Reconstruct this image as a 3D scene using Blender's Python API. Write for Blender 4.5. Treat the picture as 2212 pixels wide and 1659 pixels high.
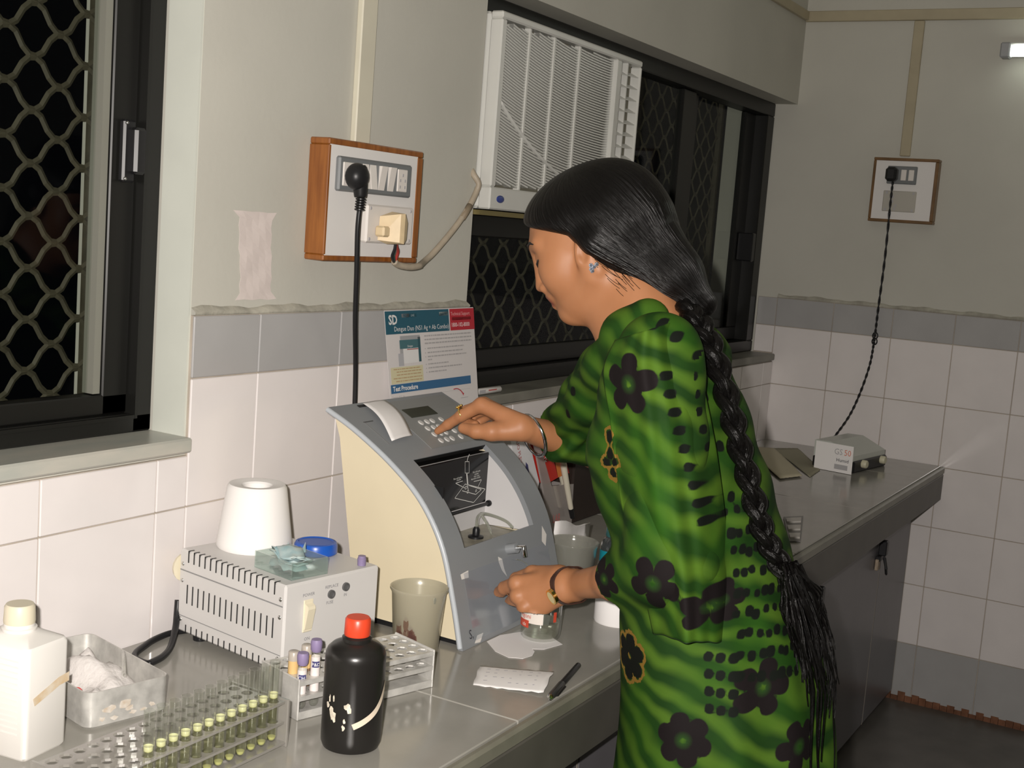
import bpy, bmesh, math, random
import numpy as np
from mathutils import Vector, Matrix
random.seed(7); np.random.seed(7)
S = bpy.context.scene
for o in list(bpy.data.objects): bpy.data.objects.remove(o)
COL = S.collection

# ------------------------------------------------------------------ camera, world, light, exposure
cam = bpy.data.cameras.new('camera'); camo = bpy.data.objects.new('camera', cam); COL.objects.link(camo)
yaw, pit, rol = math.radians(60.4153), math.radians(-7.0567), math.radians(4.3798)
fw = Vector((math.sin(yaw)*math.cos(pit), math.cos(yaw)*math.cos(pit), math.sin(pit)))
rt = Vector((math.cos(yaw), -math.sin(yaw), 0)); up = rt.cross(fw)
r2 = math.cos(rol)*rt + math.sin(rol)*up; u2 = -math.sin(rol)*rt + math.cos(rol)*up
M3 = Matrix((r2, u2, -fw)).transposed()
camo.matrix_world = Matrix.Translation((0, -1.32, 1.41)) @ M3.to_4x4()
cam.sensor_width = 36.0; cam.lens = 2724.13/2212*36.0
cam.clip_start = 0.02; cam.clip_end = 50
S.camera = camo

w = bpy.data.worlds.new('night'); S.world = w; w.use_nodes = True
w.node_tree.nodes['Background'].inputs[0].default_value = (0.02, 0.022, 0.03, 1)
w.node_tree.nodes['Background'].inputs[1].default_value = 0.05

def area_light(name, loc, target, size, power, color, sy=None):
    l = bpy.data.lights.new(name, 'AREA'); l.energy = power; l.color = color
    l.size = size
    if sy: l.shape = 'RECTANGLE'; l.size_y = sy
    o = bpy.data.objects.new(name, l); COL.objects.link(o); o.location = loc
    d = Vector(target)-Vector(loc); o.rotation_euler = d.to_track_quat('-Z', 'Y').to_euler()
    return o
# the camera's own flash, beside and above the lens (left of it)
fl = Vector((0, -1.32, 1.41)) - 0.045*r2 + 0.035*u2 + 0.01*fw
area_light('camera_flash', fl, fl + fw*2 - r2*0.22, 0.02, 46.0, (1.0, 0.935, 0.875))
# added weak ambient fill behind the photographer, shaped as an unseen ceiling tube
area_light('room_fill_light', (0.2, -2.6, 2.75), (1.2, -0.6, 0.9), 1.2, 1.3, (0.92, 1.0, 0.80), 0.05)

S.view_settings.view_transform = 'Standard'; S.view_settings.look = 'None'
S.view_settings.gamma = 1.0; S.view_settings.use_curve_mapping = False
S.view_settings.exposure = 0.0

# ------------------------------------------------------------------ materials
MT = {}
def mat(name, col, rough=0.5, metal=0.0, var=0.0, vscale=20, bump=0.0, bscale=200, spec=0.5, col2=None, trans=0.0, ior=1.45, alpha=1.0, stretch=None, coat=0.0, sss=0.0, emit=None, thresh=None):
    if name in MT: return MT[name]
    m = bpy.data.materials.new(name); m.use_nodes = True; nt = m.node_tree; b = nt.nodes['Principled BSDF']
    c4 = (*col, 1)
    b.inputs['Base Color'].default_value = c4; b.inputs['Roughness'].default_value = rough; b.inputs['Metallic'].default_value = metal
    b.inputs['Specular IOR Level'].default_value = spec; b.inputs['IOR'].default_value = ior
    b.inputs['Transmission Weight'].default_value = trans; b.inputs['Alpha'].default_value = alpha
    b.inputs['Coat Weight'].default_value = coat
    if sss: b.inputs['Subsurface Weight'].default_value = sss; b.inputs['Subsurface Radius'].default_value = (0.012, 0.005, 0.003); b.inputs['Subsurface Scale'].default_value = 1.0
    if emit: b.inputs['Emission Color'].default_value = (*emit[0], 1); b.inputs['Emission Strength'].default_value = emit[1]
    tc = nt.nodes.new('ShaderNodeTexCoord'); mp = nt.nodes.new('ShaderNodeMapping'); nt.links.new(tc.outputs['Object'], mp.inputs[0])
    if stretch: mp.inputs['Scale'].default_value = stretch
    if var > 0 or col2:
        n = nt.nodes.new('ShaderNodeTexNoise'); n.inputs['Scale'].default_value = vscale; n.inputs['Detail'].default_value = 5
        nt.links.new(mp.outputs[0], n.inputs['Vector'])
        mx = nt.nodes.new('ShaderNodeMix'); mx.data_type = 'RGBA'
        if col2: a, bb = c4, (*col2, 1)
        else: a = tuple(max(0, x*(1-var)) for x in col)+(1,); bb = tuple(min(1, x*(1+var)) for x in col)+(1,)
        mx.inputs[6].default_value = a; mx.inputs[7].default_value = bb
        rp = nt.nodes.new('ShaderNodeMapRange'); lo, hi = thresh if thresh else (0.3, 0.7)
        rp.inputs[1].default_value = lo; rp.inputs[2].default_value = hi
        nt.links.new(n.outputs[0], rp.inputs[0]); nt.links.new(rp.outputs[0], mx.inputs[0]); nt.links.new(mx.outputs[2], b.inputs['Base Color'])
    if bump > 0:
        n2 = nt.nodes.new('ShaderNodeTexNoise'); n2.inputs['Scale'].default_value = bscale; n2.inputs['Detail'].default_value = 3
        nt.links.new(mp.outputs[0], n2.inputs['Vector'])
        bp = nt.nodes.new('ShaderNodeBump'); bp.inputs['Strength'].default_value = bump; bp.inputs['Distance'].default_value = 0.002
        nt.links.new(n2.outputs[0], bp.inputs['Height']); nt.links.new(bp.outputs[0], b.inputs['Normal'])
    MT[name] = m; return m

def clear_mat(name, tint=(0.95, 0.97, 0.95), gloss=0.25, rough=0.05, haze=0.0, hazecol=(0.8, 0.8, 0.75)):
    """thin clear plastic or glass: see-through with a fresnel sheen and optional milky haze"""
    m = bpy.data.materials.new(name); m.use_nodes = True; nt = m.node_tree
    for n in list(nt.nodes): nt.nodes.remove(n)
    out = nt.nodes.new('ShaderNodeOutputMaterial'); tr = nt.nodes.new('ShaderNodeBsdfTransparent'); tr.inputs[0].default_value = (*tint, 1)
    gl = nt.nodes.new('ShaderNodeBsdfGlossy'); gl.inputs['Roughness'].default_value = rough; gl.inputs[0].default_value = (1, 1, 1, 1)
    lw = nt.nodes.new('ShaderNodeLayerWeight'); lw.inputs[0].default_value = 0.5
    pw = nt.nodes.new('ShaderNodeMath'); pw.operation = 'POWER'; pw.inputs[1].default_value = 4.0; nt.links.new(lw.outputs['Facing'], pw.inputs[0])
    ml = nt.nodes.new('ShaderNodeMath'); ml.operation = 'MULTIPLY_ADD'; ml.inputs[1].default_value = 0.8*gloss/0.25; ml.inputs[2].default_value = 0.04*gloss/0.25; nt.links.new(pw.outputs[0], ml.inputs[0]); ml.use_clamp = True
    base = tr
    if haze > 0:
        df = nt.nodes.new('ShaderNodeBsdfDiffuse'); df.inputs[0].default_value = (*hazecol, 1)
        tl = nt.nodes.new('ShaderNodeBsdfTranslucent'); tl.inputs[0].default_value = (*hazecol, 1)
        m0 = nt.nodes.new('ShaderNodeMixShader'); m0.inputs[0].default_value = 0.4; nt.links.new(df.outputs[0], m0.inputs[1]); nt.links.new(tl.outputs[0], m0.inputs[2])
        m1 = nt.nodes.new('ShaderNodeMixShader'); m1.inputs[0].default_value = haze
        nt.links.new(tr.outputs[0], m1.inputs[1]); nt.links.new(m0.outputs[0], m1.inputs[2]); base = m1
    mx = nt.nodes.new('ShaderNodeMixShader'); nt.links.new(ml.outputs[0], mx.inputs[0]); nt.links.new(base.outputs[0], mx.inputs[1]); nt.links.new(gl.outputs[0], mx.inputs[2])
    nt.links.new(mx.outputs[0], out.inputs[0]); MT[name] = m; return m

paint = mat('wall_paint', (0.50, 0.49, 0.435), 0.65, var=0.06, vscale=3, bump=0.12, bscale=90)
paint2 = mat('jamb_paint', (0.58, 0.60, 0.54), 0.5, var=0.05, vscale=6)
tile_w = mat('white_tile', (0.74, 0.70, 0.69), 0.16, var=0.03, vscale=9, spec=0.5)
tile_g = mat('grey_tile', (0.385, 0.38, 0.378), 0.2, var=0.04, vscale=9)
grout = mat('grout', (0.42, 0.37, 0.31), 0.9, var=0.15, vscale=12)
cement = mat('cement_edge', (0.36, 0.345, 0.29), 0.9, var=0.25, vscale=30, bump=0.5, bscale=120)
marble = mat('sill_marble', (0.36, 0.375, 0.34), 0.3, col2=(0.50, 0.47, 0.41), vscale=7, stretch=(1, 3, 3), bump=0.1)
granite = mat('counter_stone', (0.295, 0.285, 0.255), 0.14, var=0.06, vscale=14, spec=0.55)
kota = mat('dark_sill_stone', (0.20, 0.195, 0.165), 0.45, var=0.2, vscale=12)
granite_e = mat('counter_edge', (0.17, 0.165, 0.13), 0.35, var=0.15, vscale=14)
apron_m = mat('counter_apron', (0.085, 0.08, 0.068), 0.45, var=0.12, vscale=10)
cab_m = mat('cabinet_laminate', (0.13, 0.125, 0.135), 0.35, var=0.06, vscale=8)
floor_m = mat('floor_stone', (0.105, 0.098, 0.088), 0.35, var=0.2, vscale=9)
white_p = mat('white_plastic', (0.72, 0.70, 0.68), 0.35)
black_al = mat('black_aluminium', (0.010, 0.010, 0.009), 0.4, spec=0.35)
black_pl = mat('black_plastic', (0.012, 0.012, 0.013), 0.38, spec=0.4)
blk_matt = mat('black_matt', (0.006, 0.006, 0.006), 0.6)
iron = mat('grille_iron', (0.060, 0.053, 0.036), 0.5, metal=0.0, var=0.3, vscale=40)
wood = mat('varnished_teak', (0.30, 0.105, 0.020), 0.25, col2=(0.19, 0.058, 0.010), vscale=14, stretch=(9, 9, 0.8), coat=0.4)
steel = mat('steel', (0.62, 0.62, 0.60), 0.28, metal=1.0, var=0.08, vscale=30)
alu_old = mat('worn_aluminium', (0.60, 0.59, 0.56), 0.42, metal=0.45, var=0.22, vscale=45, bump=0.2, bscale=80)
chrome = mat('chrome', (0.85, 0.85, 0.86), 0.1, metal=1.0)
gold = mat('gold', (0.95, 0.68, 0.22), 0.2, metal=1.0)
paper = mat('white_paper', (0.80, 0.78, 0.77), 0.7)
ink = mat('dark_ink', (0.03, 0.03, 0.04), 0.7)
ink_soft = mat('grey_print', (0.40, 0.39, 0.40), 0.7)
glass_m = clear_mat('thin_glass', (0.96, 0.97, 0.95), 0.28, 0.04)
pane_m = clear_mat('window_glass', (0.88, 0.90, 0.88), 0.045, 0.03)
film_m = clear_mat('clear_film', (0.93, 0.95, 0.98), 0.45, 0.12, 0.12, (0.75, 0.8, 0.9))

# ------------------------------------------------------------------ mesh helpers (world coordinates in, local to the thing's root out)
ORG = {}
def tag(o, label=None, cat=None, group=None, kind=None):
    if label: o['label'] = label
    if cat: o['category'] = cat
    if group: o['group'] = group
    if kind: o['kind'] = kind
    return o
def thing(name, loc, label=None, cat=None, group=None, kind=None):
    o = bpy.data.objects.new(name, None); COL.objects.link(o); o.location = loc; o.empty_display_size = 0.05
    ORG[o.name] = Vector(loc); return tag(o, label, cat, group, kind)

class MB:
    def __init__(s): s.v = []; s.f = []
    def add(s, vs, fs):
        n = len(s.v); s.v += [tuple(map(float, p)) for p in vs]; s.f += [tuple(i+n for i in f) for f in fs]; return s
    def box(s, a, b, fr=None):
        x0, y0, z0 = a; x1, y1, z1 = b
        vs = [(x0,y0,z0),(x1,y0,z0),(x1,y1,z0),(x0,y1,z0),(x0,y0,z1),(x1,y0,z1),(x1,y1,z1),(x0,y1,z1)]
        if fr: vs = [fr(p) for p in vs]
        return s.add(vs, [(0,3,2,1),(4,5,6,7),(0,1,5,4),(1,2,6,5),(2,3,7,6),(3,0,4,7)])
    def cbox(s, a, b, c=0.002, fr=None):
        """box with chamfered edges"""
        lo = [min(p, q) for p, q in zip(a, b)]; hi = [max(p, q) for p, q in zip(a, b)]
        c = min(c, *[(h-l)*0.45 for l, h in zip(lo, hi)])
        bm = bmesh.new()
        for ix in (0, 1):
            for iy in (0, 1):
                for iz in (0, 1):
                    P = [(lo, hi)[i][k] for k, i in enumerate((ix, iy, iz))]; sg = [1-2*i for i in (ix, iy, iz)]
                    for k in range(3):
                        q = [P[j]+(sg[j]*c if j != k else 0) for j in range(3)]; bm.verts.new(q)
        bmesh.ops.convex_hull(bm, input=bm.verts[:])
        bmesh.ops.recalc_face_normals(bm, faces=bm.faces[:])
        bm.verts.index_update()
        vs = [tuple(v.co) for v in bm.verts]; fs = [tuple(v.index for v in f.verts) for f in bm.faces]; bm.free()
        if fr: vs = [fr(p) for p in vs]
        return s.add(vs, fs)
    def hull(s, pts):
        bm = bmesh.new()
        for p in pts: bm.verts.new(p)
        r = bmesh.ops.convex_hull(bm, input=bm.verts[:]); bmesh.ops.recalc_face_normals(bm, faces=bm.faces[:]); bm.verts.index_update()
        s.add([tuple(v.co) for v in bm.verts], [tuple(v.index for v in f.verts) for f in bm.faces]); bm.free(); return s
    def lathe(s, prof, c=(0, 0, 0), n=32, fr=None, cap=True, axis=None):
        """prof: (radius, height) pairs about the vertical axis through c"""
        cx, cy, cz = c; vs = []; fs = []; m = len(prof)
        for i in range(n):
            t = 2*math.pi*i/n
            for r, h in prof: vs.append((cx+r*math.cos(t), cy+r*math.sin(t), cz+h))
        for i in range(n):
            j = (i+1) % n
            for k in range(m-1): fs.append((i*m+k, j*m+k, j*m+k+1, i*m+k+1))
        if cap:
            if prof[0][0] > 1e-6: fs.append(tuple(i*m for i in range(n))[::-1])
            if prof[-1][0] > 1e-6: fs.append(tuple(i*m+m-1 for i in range(n)))
        if fr: vs = [fr(p) for p in vs]
        return s.add(vs, fs)
    def tube(s, pts, r, n=8, cap=True, flat=None):
        P = [Vector(p) for p in pts]; m = len(P); R = r if isinstance(r, (list, tuple)) else [r]*m; vs = []; fs = []
        prev = None
        for i in range(m):
            d = (P[min(i+1, m-1)]-P[max(i-1, 0)]).normalized()
            if prev is None:
                a = Vector((0, 0, 1)) if abs(d.z) < 0.9 else Vector((1, 0, 0)); u = d.cross(a).normalized()
            else: u = (prev-d*prev.dot(d)).normalized()
            prev = u; v = d.cross(u)
            for k in range(n):
                t = 2*math.pi*k/n; q = P[i]+(u*math.cos(t)+v*math.sin(t)*(flat or 1))*R[i]; vs.append(tuple(q))
        for i in range(m-1):
            for k in range(n):
                k2 = (k+1) % n; fs.append((i*n+k, i*n+k2, (i+1)*n+k2, (i+1)*n+k))
        if cap: fs.append(tuple(range(n))[::-1]); fs.append(tuple((m-1)*n+k for k in range(n)))
        return s.add(vs, fs)
    def prism(s, poly, d):
        """poly: list of 3-D points (planar), extruded by vector d"""
        n = len(poly); a = [tuple(p) for p in poly]; b = [tuple(Vector(p)+Vector(d)) for p in poly]
        return s.add(a+b, [tuple(range(n))[::-1], tuple(range(n, 2*n))]+[(i, (i+1) % n, n+(i+1) % n, n+i) for i in range(n)])
    def grid(s, rows):
        m = len(rows); n = len(rows[0]); vs = [p for r in rows for p in r]
        return s.add(vs, [(i*n+j, i*n+j+1, (i+1)*n+j+1, (i+1)*n+j) for i in range(m-1) for j in range(n-1)])
    def ell(s, c, r, nu=16, nv=10, fr=None):
        prof = [(math.sin(math.pi*k/nv), -math.cos(math.pi*k/nv)) for k in range(nv+1)]
        vs = []; fs = []
        for i in range(nu):
            t = 2*math.pi*i/nu
            for a, h in prof: vs.append((c[0]+r[0]*a*math.cos(t), c[1]+r[1]*a*math.sin(t), c[2]+r[2]*h))
        m = nv+1
        for i in range(nu):
            j = (i+1) % nu
            for k in range(nv): fs.append((i*m+k, j*m+k, j*m+k+1, i*m+k+1))
        if fr: vs = [fr(p) for p in vs]
        return s.add(vs, fs)
    def build(s, name, m, parent=None, smooth=False, label=None, solid=0, weld=True, kind=None, sub=0):
        me = bpy.data.meshes.new(name); o = bpy.data.objects.new(name, me); COL.objects.link(o)
        off = Vector((0, 0, 0))
        if parent is not None: o.parent = parent; off = ORG[parent.name]
        else:
            if s.v:
                a = np.array(s.v); off = Vector(((a[:, 0].min()+a[:, 0].max())/2, (a[:, 1].min()+a[:, 1].max())/2, a[:, 2].min()))
            o.location = off
        ORG[o.name] = Vector(off)
        vs = [(p[0]-off[0], p[1]-off[1], p[2]-off[2]) for p in s.v]
        me.from_pydata(vs, [], s.f); me.materials.append(m)
        bm = bmesh.new(); bm.from_mesh(me)
        if weld: bmesh.ops.remove_doubles(bm, verts=bm.verts[:], dist=1e-5)
        bmesh.ops.recalc_face_normals(bm, faces=bm.faces[:])
        if solid: bmesh.ops.solidify(bm, geom=bm.faces[:], thickness=solid)
        bm.to_mesh(me); bm.free()
        if smooth: shade(me, smooth)
        if sub: md = o.modifiers.new('subsurf', 'SUBSURF'); md.levels = sub; md.render_levels = sub
        if label: o['label'] = label
        if kind: o['kind'] = kind
        return o
def shade(me, ang):
    me.polygons.foreach_set('use_smooth', [True]*len(me.polygons))
    if ang is not True and ang < 179: me.set_sharp_from_angle(angle=math.radians(ang))
    me.update()
def copy_tree(o, parent=None, loc=None):
    c = o.copy(); COL.objects.link(c)
    if parent: c.parent = parent
    if loc is not None: c.location = loc
    ORG[c.name] = Vector(c.location) if parent is None else ORG[parent.name]
    for ch in list(o.children): copy_tree(ch, c)
    return c
def frame(o, ang, tilt=None):
    ca, sa = math.cos(ang), math.sin(ang)
    return lambda p: (o[0]+p[0]*ca-p[1]*sa, o[1]+p[0]*sa+p[1]*ca, o[2]+p[2])
def text(name, body, size, o, xd, yd, m, parent, lift=0.0004, align='LEFT', bold=0.0, sx=1.0, fn=None):
    cu = bpy.data.curves.new(name, 'FONT'); cu.body = body; cu.size = size; cu.align_x = align; cu.offset = bold*size; cu.extrude = 0.0
    cu.resolution_u = 2
    t = bpy.data.objects.new(name, cu); COL.objects.link(t); dg = bpy.context.evaluated_depsgraph_get(); dg.update()
    me = bpy.data.meshes.new_from_object(t.evaluated_get(dg)); bpy.data.objects.remove(t)
    xd = Vector(xd).normalized(); yd = Vector(yd).normalized(); nn = xd.cross(yd); b = MB()
    if fn: vs = [fn(v.co.x*sx, v.co.y) for v in me.vertices]
    else: vs = [tuple(Vector(o)+xd*(v.co.x*sx)+yd*v.co.y+nn*lift) for v in me.vertices]
    b.add(vs, [tuple(p.vertices) for p in me.polygons]); bpy.data.meshes.remove(me)
    return b.build(name, m, parent, weld=False)
def spline(pts, n=8):
    P = [Vector(p) for p in pts]; out = []
    for i in range(len(P)-1):
        p0 = P[max(i-1, 0)]; p1 = P[i]; p2 = P[i+1]; p3 = P[min(i+2, len(P)-1)]
        for k in range(n):
            t = k/n; out.append(0.5*((2*p1)+(p2-p0)*t+(2*p0-5*p1+4*p2-p3)*t*t+(3*p1-p0-3*p2+p3)*t**3))
    out.append(P[-1]); return out
ZC = 0.775

# ------------------------------------------------------------------ the room
XR = 4.058
b = MB()
for a, c in [((-1.6, 0, 0), (-0.3, 0.24, 2.9)), ((-0.3, 0, 0), (1.362, 0.24, 1.045)), ((-0.3, 0, 2.15), (1.362, 0.24, 2.9)), ((1.362, 0, 0), (2.118, 0.24, 2.9)),
             ((2.118, 0, 0), (XR+0.2, 0.24, 1.04)), ((2.118, 0, 1.875), (XR+0.2, 0.24, 2.9))]: b.box(a, c)
wall_back = b.build('wall_back', paint, kind='structure')
b = MB(); b.box((1.358, 0.0005, 1.046), (1.3625, 0.064, 2.149)); b.build('painted_jamb', paint2, wall_back)
b = MB(); b.box((XR, -3.2, 0), (XR+0.2, 0.24, 2.9)); wall_right = b.build('wall_right', paint, kind='structure')
b = MB(); b.box((-1.8, -3.4, 0), (-1.6, 0.24, 2.9)); b.build('wall_left', paint, kind='structure')
b = MB(); b.box((-1.8, -3.4, 0), (XR+0.2, -3.2, 2.9)); b.build('wall_front', paint, kind='structure')
b = MB(); b.box((-1.8, -3.4, -0.1), (XR+0.2, 0.24, 0)); b.build('floor', floor_m, kind='structure')
b = MB(); b.box((-1.8, -3.4, 2.9), (XR+0.2, 0.24, 3.0)); b.build('ceiling', mat('ceiling_white', (0.62, 0.6, 0.54), 0.8), kind='structure')

# wall tiles, one object each (shared meshes)
ROWS = [(0.0, 0.19, 'g'), (0.19, 0.383, 'w'), (0.383, 0.576, 'w'), (0.576, 0.769, 'w'), (0.769, 0.962, 'w'), (0.962, 1.1545, 'w'), (1.1545, 1.2475, 'g')]
TM = {}
def tile(parent, axis, a0, a1, z0, z1, kind, face, depth=0.007):
    g = 0.0011; w, h = round(a1-a0-2*g, 4), round(z1-z0-2*g, 4)
    if w < 0.004 or h < 0.004: return
    key = (axis, w, h, kind)
    if key not in TM:
        bb = MB()
        if axis == 'x': bb.cbox((0, -depth, 0), (w, -0.0005, h), 0.0012)
        else: bb.cbox((-depth, -w, 0), (-0.0005, 0, h), 0.0012)
        t = bb.build('tile', tile_g if kind == 'g' else tile_w, parent); TM[key] = t
    else:
        t = TM[key].copy(); COL.objects.link(t); t.parent = parent
    off = ORG[parent.name]
    base = Vector((0, 0, 0)) - Vector((0, 0, 0))
    p = (a0+g, face, z0+g) if axis == 'x' else (face, a1-g, z0+g)
    # the shared mesh was built around its parent's origin: shift from there
    t.location = Vector(p)
    return t
# grout beds behind the tiles
b = MB(); b.box((-0.3, -0.004, 0.70), (1.362, -0.0002, 1.040)); b.box((1.362, -0.004, 0.70), (2.118, -0.0002, 1.2475)); b.box((2.118, -0.004, 0.70), (4.054, -0.0002, 1.036))
b.build('grout_bed', grout, wall_back)
b = MB(); b.box((XR-0.004, -2.3, 0.0), (XR-0.0002, 0.066, 1.2475)); b.build('grout_bed', grout, wall_right)
PX = 0.2043
def tiles_back(x0, x1, ztop):
    for z0, z1, k in ROWS[4:]:
        zz = min(z1, ztop)
        if zz-z0 < 0.02: continue
        i = math.floor((x0-1.506)/PX)
        while 1.506+i*PX < x1-0.003:
            a = max(x0, 1.506+i*PX); c = min(x1, 1.506+(i+1)*PX)
            if c-a > 0.012: tile(wall_back, 'x', a, c, z0, zz, k, 0.0)
            i += 1
ORG_BACK = ORG[wall_back.name]
tiles_back(0.28, 1.362, 1.040); tiles_back(1.362, 2.118, 1.3); tiles_back(2.118, 4.05, 1.036)
for z0, z1, k in ROWS:
    for i in range(-1, 12):
        a0, a1 = -0.19*(i+1), -0.19*i
        if i == -1: a0, a1 = 0.0, 0.066
        if a1 > 0 and z0 < 0.9: continue
        if a1 > 0 and z0 > 0.9: z0b = max(z0, 1.064)
        else: z0b = z0
        if z1-z0b > 0.02: tile(wall_right, 'y', a0, a1, z0b, z1, k, XR)
# dirty cement ledge above the grey tile band
def ledge(axis, a0, a1, parent):
    rows = []; n = int((a1-a0)/0.02)
    for i in range(n+1):
        t = a0+(a1-a0)*i/n; j = 0.002*math.sin(t*37)+0.0015*math.sin(t*91+1)
        if axis == 'x': rows.append([(t, 0.0, 1.2595+j), (t, -0.009+j*0.5, 1.253+j), (t, -0.0085, 1.2478), (t, 0.0, 1.2476)])
        else: rows.append([(XR, t, 1.2595+j), (XR-0.009+j*0.5, t, 1.253+j), (XR-0.0085, t, 1.2478), (XR, t, 1.2476)])
    MB().grid(rows).build('cement_ledge', cement, parent, smooth=True)
ledge('x', 1.362, 2.118, wall_back); ledge('y', -2.3, 0.0, wall_right)
b = MB()
for i in range(60):
    y = -1.3+i*0.022; h = 0.012+0.02*abs(math.sin(i*1.7))*(1 if i > 30 else 0.6)
    b.box((XR-0.0083, y, 0.0), (XR-0.0068, y+0.023, h))
b.build('rust_stain', mat('rust_stain', (0.17, 0.075, 0.04), 0.9, var=0.4, vscale=30), wall_right)

# sills
b = MB(); b.cbox((-0.3, -0.016, 1.046), (1.3615, 0.10, 1.068), 0.003); b.build('trim_1', marble, kind='structure')
b = MB(); b.cbox((2.119, -0.012, 1.040), (4.049, 0.10, 1.062), 0.003); b.build('trim_2', kota, kind='structure')
# wiring trunking
trunk = mat('trunking_pvc', (0.60, 0.57, 0.46), 0.45, var=0.05, vscale=10)
trunk2 = mat('trunking_old', (0.40, 0.35, 0.24), 0.5, var=0.08, vscale=10)
def trunking(name, a, c, m):
    bb = MB(); bb.cbox(a, c, 0.002); bb.build(name, m, kind='structure')
trunking('trim_3', (1.713, -0.012, 1.531), (1.755, 0.0, 2.89), trunk)
trunking('trim_4', (2.2, -0.014, 2.137), (4.04, 0.0, 2.166), trunk2)
trunking('trim_5', (XR-0.014, -3.0, 2.135), (XR, -0.001, 2.168), trunk2)
trunking('trim_6', (XR-0.012, -0.376, 1.722), (XR, -0.345, 2.134), trunk2)

# ---------------------------------------------------------------- windows
def wave_bar(x0, x1, z, phase, y, P=0.093, A=0.0375, r=0.0027):
    pts = []; n = int((x1-x0)/P*8)
    for i in range(n+1):
        x = x0+(x1-x0)*i/n; t = ((x/P+phase) % 1.0)
        s = math.cos(2*math.pi*t); s = math.copysign(abs(s)**0.72, s)
        pts.append((x, y, z+A*0.5*s))
    return MB().tube(pts, r, 4, flat=1.9)
def lattice(parent, x0, x1, z0, z1, y, ph0):
    z = z0; i = 0; proto = [None, None]
    while z < z1:
        k = i % 2
        if proto[k] is None:
            proto[k] = (wave_bar(x0, x1, z, ph0+0.5*k, y).build('grille_bar', iron, parent), z)
        else:
            c = proto[k][0].copy(); COL.objects.link(c); c.location.z += z-proto[k][1]
        z += 0.0375; i += 1
win1 = thing('window_1', (0.53, 0.08, 1.068), kind='structure')
b = MB(); b.cbox((1.319, 0.066, 1.068), (1.3575, 0.125, 2.149), 0.003); b.cbox((-0.299, 0.066, 1.068), (1.3575, 0.125, 1.096), 0.003); b.cbox((-0.299, 0.066, 2.11), (1.3575, 0.125, 2.149), 0.003)
b.box((-0.299, 0.060, 1.090), (1.319, 0.068, 1.0955)); b.box((1.3185, 0.060, 1.09), (1.3235, 0.07, 2.14)); b.build('frame', black_al, win1)
b = MB(); b.cbox((1.272, 0.078, 1.097), (1.3185, 0.108, 2.11), 0.002); b.cbox((0.40, 0.078, 1.097), (0.445, 0.108, 2.11), 0.002); b.cbox((0.40, 0.078, 1.097), (1.3185, 0.108, 1.126), 0.002)
sash = b.build('sash', black_al, win1)
b = MB(); b.box((1.258, 0.082, 1.128), (1.2705, 0.104, 2.11)); b.build('lit_sash_edge', mat('lit_edge_grey', (0.20, 0.20, 0.17), 0.35), sash)  # sash's inner edge; the paler grey stands in for light on its bevel
b = MB(); b.box((0.445, 0.094, 1.127), (1.26, 0.097, 2.11)); b.build('pane', pane_m, sash)
b = MB(); b.cbox((1.2845, 0.066, 1.432), (1.3075, 0.078, 1.520), 0.003); b.cbox((1.2965, 0.055, 1.444), (1.3185, 0.078, 1.510), 0.004); la = b.build('latch', black_pl, win1)
for z in (1.515, 1.437): MB().ell((1.2885, 0.066, z), (0.0028,)*3, 8, 6).build('screw', steel, la, smooth=True)
b = MB(); b.box((1.342, 0.19, 1.05), (1.352, 0.21, 2.15)); b.build('grille_edge', iron, win1)
lattice(win1, 0.55, 1.345, 1.055, 2.16, 0.2, -(1.236/0.093)-0.0+0.5*0)

win2 = thing('window_2', (3.08, 0.08, 1.062), kind='structure')
b = MB()
for a, c in [((2.119, 0.07, 1.062), (4.049, 0.13, 1.098)), ((2.119, 0.07, 1.832), (4.049, 0.13, 1.8745)), ((3.985, 0.07, 1.098), (4.049, 0.13, 1.832)), ((2.119, 0.07, 1.098), (2.16, 0.13, 1.832))]: b.cbox(a, c, 0.003)
b.box((2.16, 0.064, 1.09), (3.985, 0.072, 1.099)); b.build('frame', black_al, win2)
b = MB(); b.cbox((2.16, 0.075, 1.385), (2.95, 0.12, 1.432), 0.003); b.build('transom', black_al, win2)
b = MB()
for a, c in [((2.16, 0.09, 1.10), (3.42, 0.112, 1.142)), ((3.33, 0.09, 1.10), (3.42, 0.112, 1.83)), ((2.93, 0.09, 1.142), (2.97, 0.112, 1.83))]: b.cbox(a, c, 0.002)
sl = b.build('sash', black_al, win2)
b = MB(); b.box((2.16, 0.099, 1.142), (3.33, 0.102, 1.83)); b.build('pane', pane_m, sl)
b = MB()
for a, c in [((3.40, 0.112, 1.10), (3.985, 0.13, 1.142)), ((3.40, 0.112, 1.142), (3.49, 0.13, 1.832)), ((3.90, 0.112, 1.142), (3.985, 0.13, 1.832))]: b.cbox(a, c, 0.002)
sr = b.build('sash', black_al, win2)
b = MB(); b.box((3.49, 0.119, 1.142), (3.90, 0.122, 1.832)); b.build('pane', pane_m, sr)
b = MB(); b.cbox((3.925, 0.06, 1.36), (3.955, 0.112, 1.45), 0.003); b.build('latch', black_pl, win2)
b = MB(); b.box((3.89, 0.19, 1.04), (3.905, 0.205, 1.87)); b.build('grille_edge', iron, win2)
lattice(win2, 2.15, 3.9, 1.05, 1.87, 0.2, 0.2)

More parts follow.
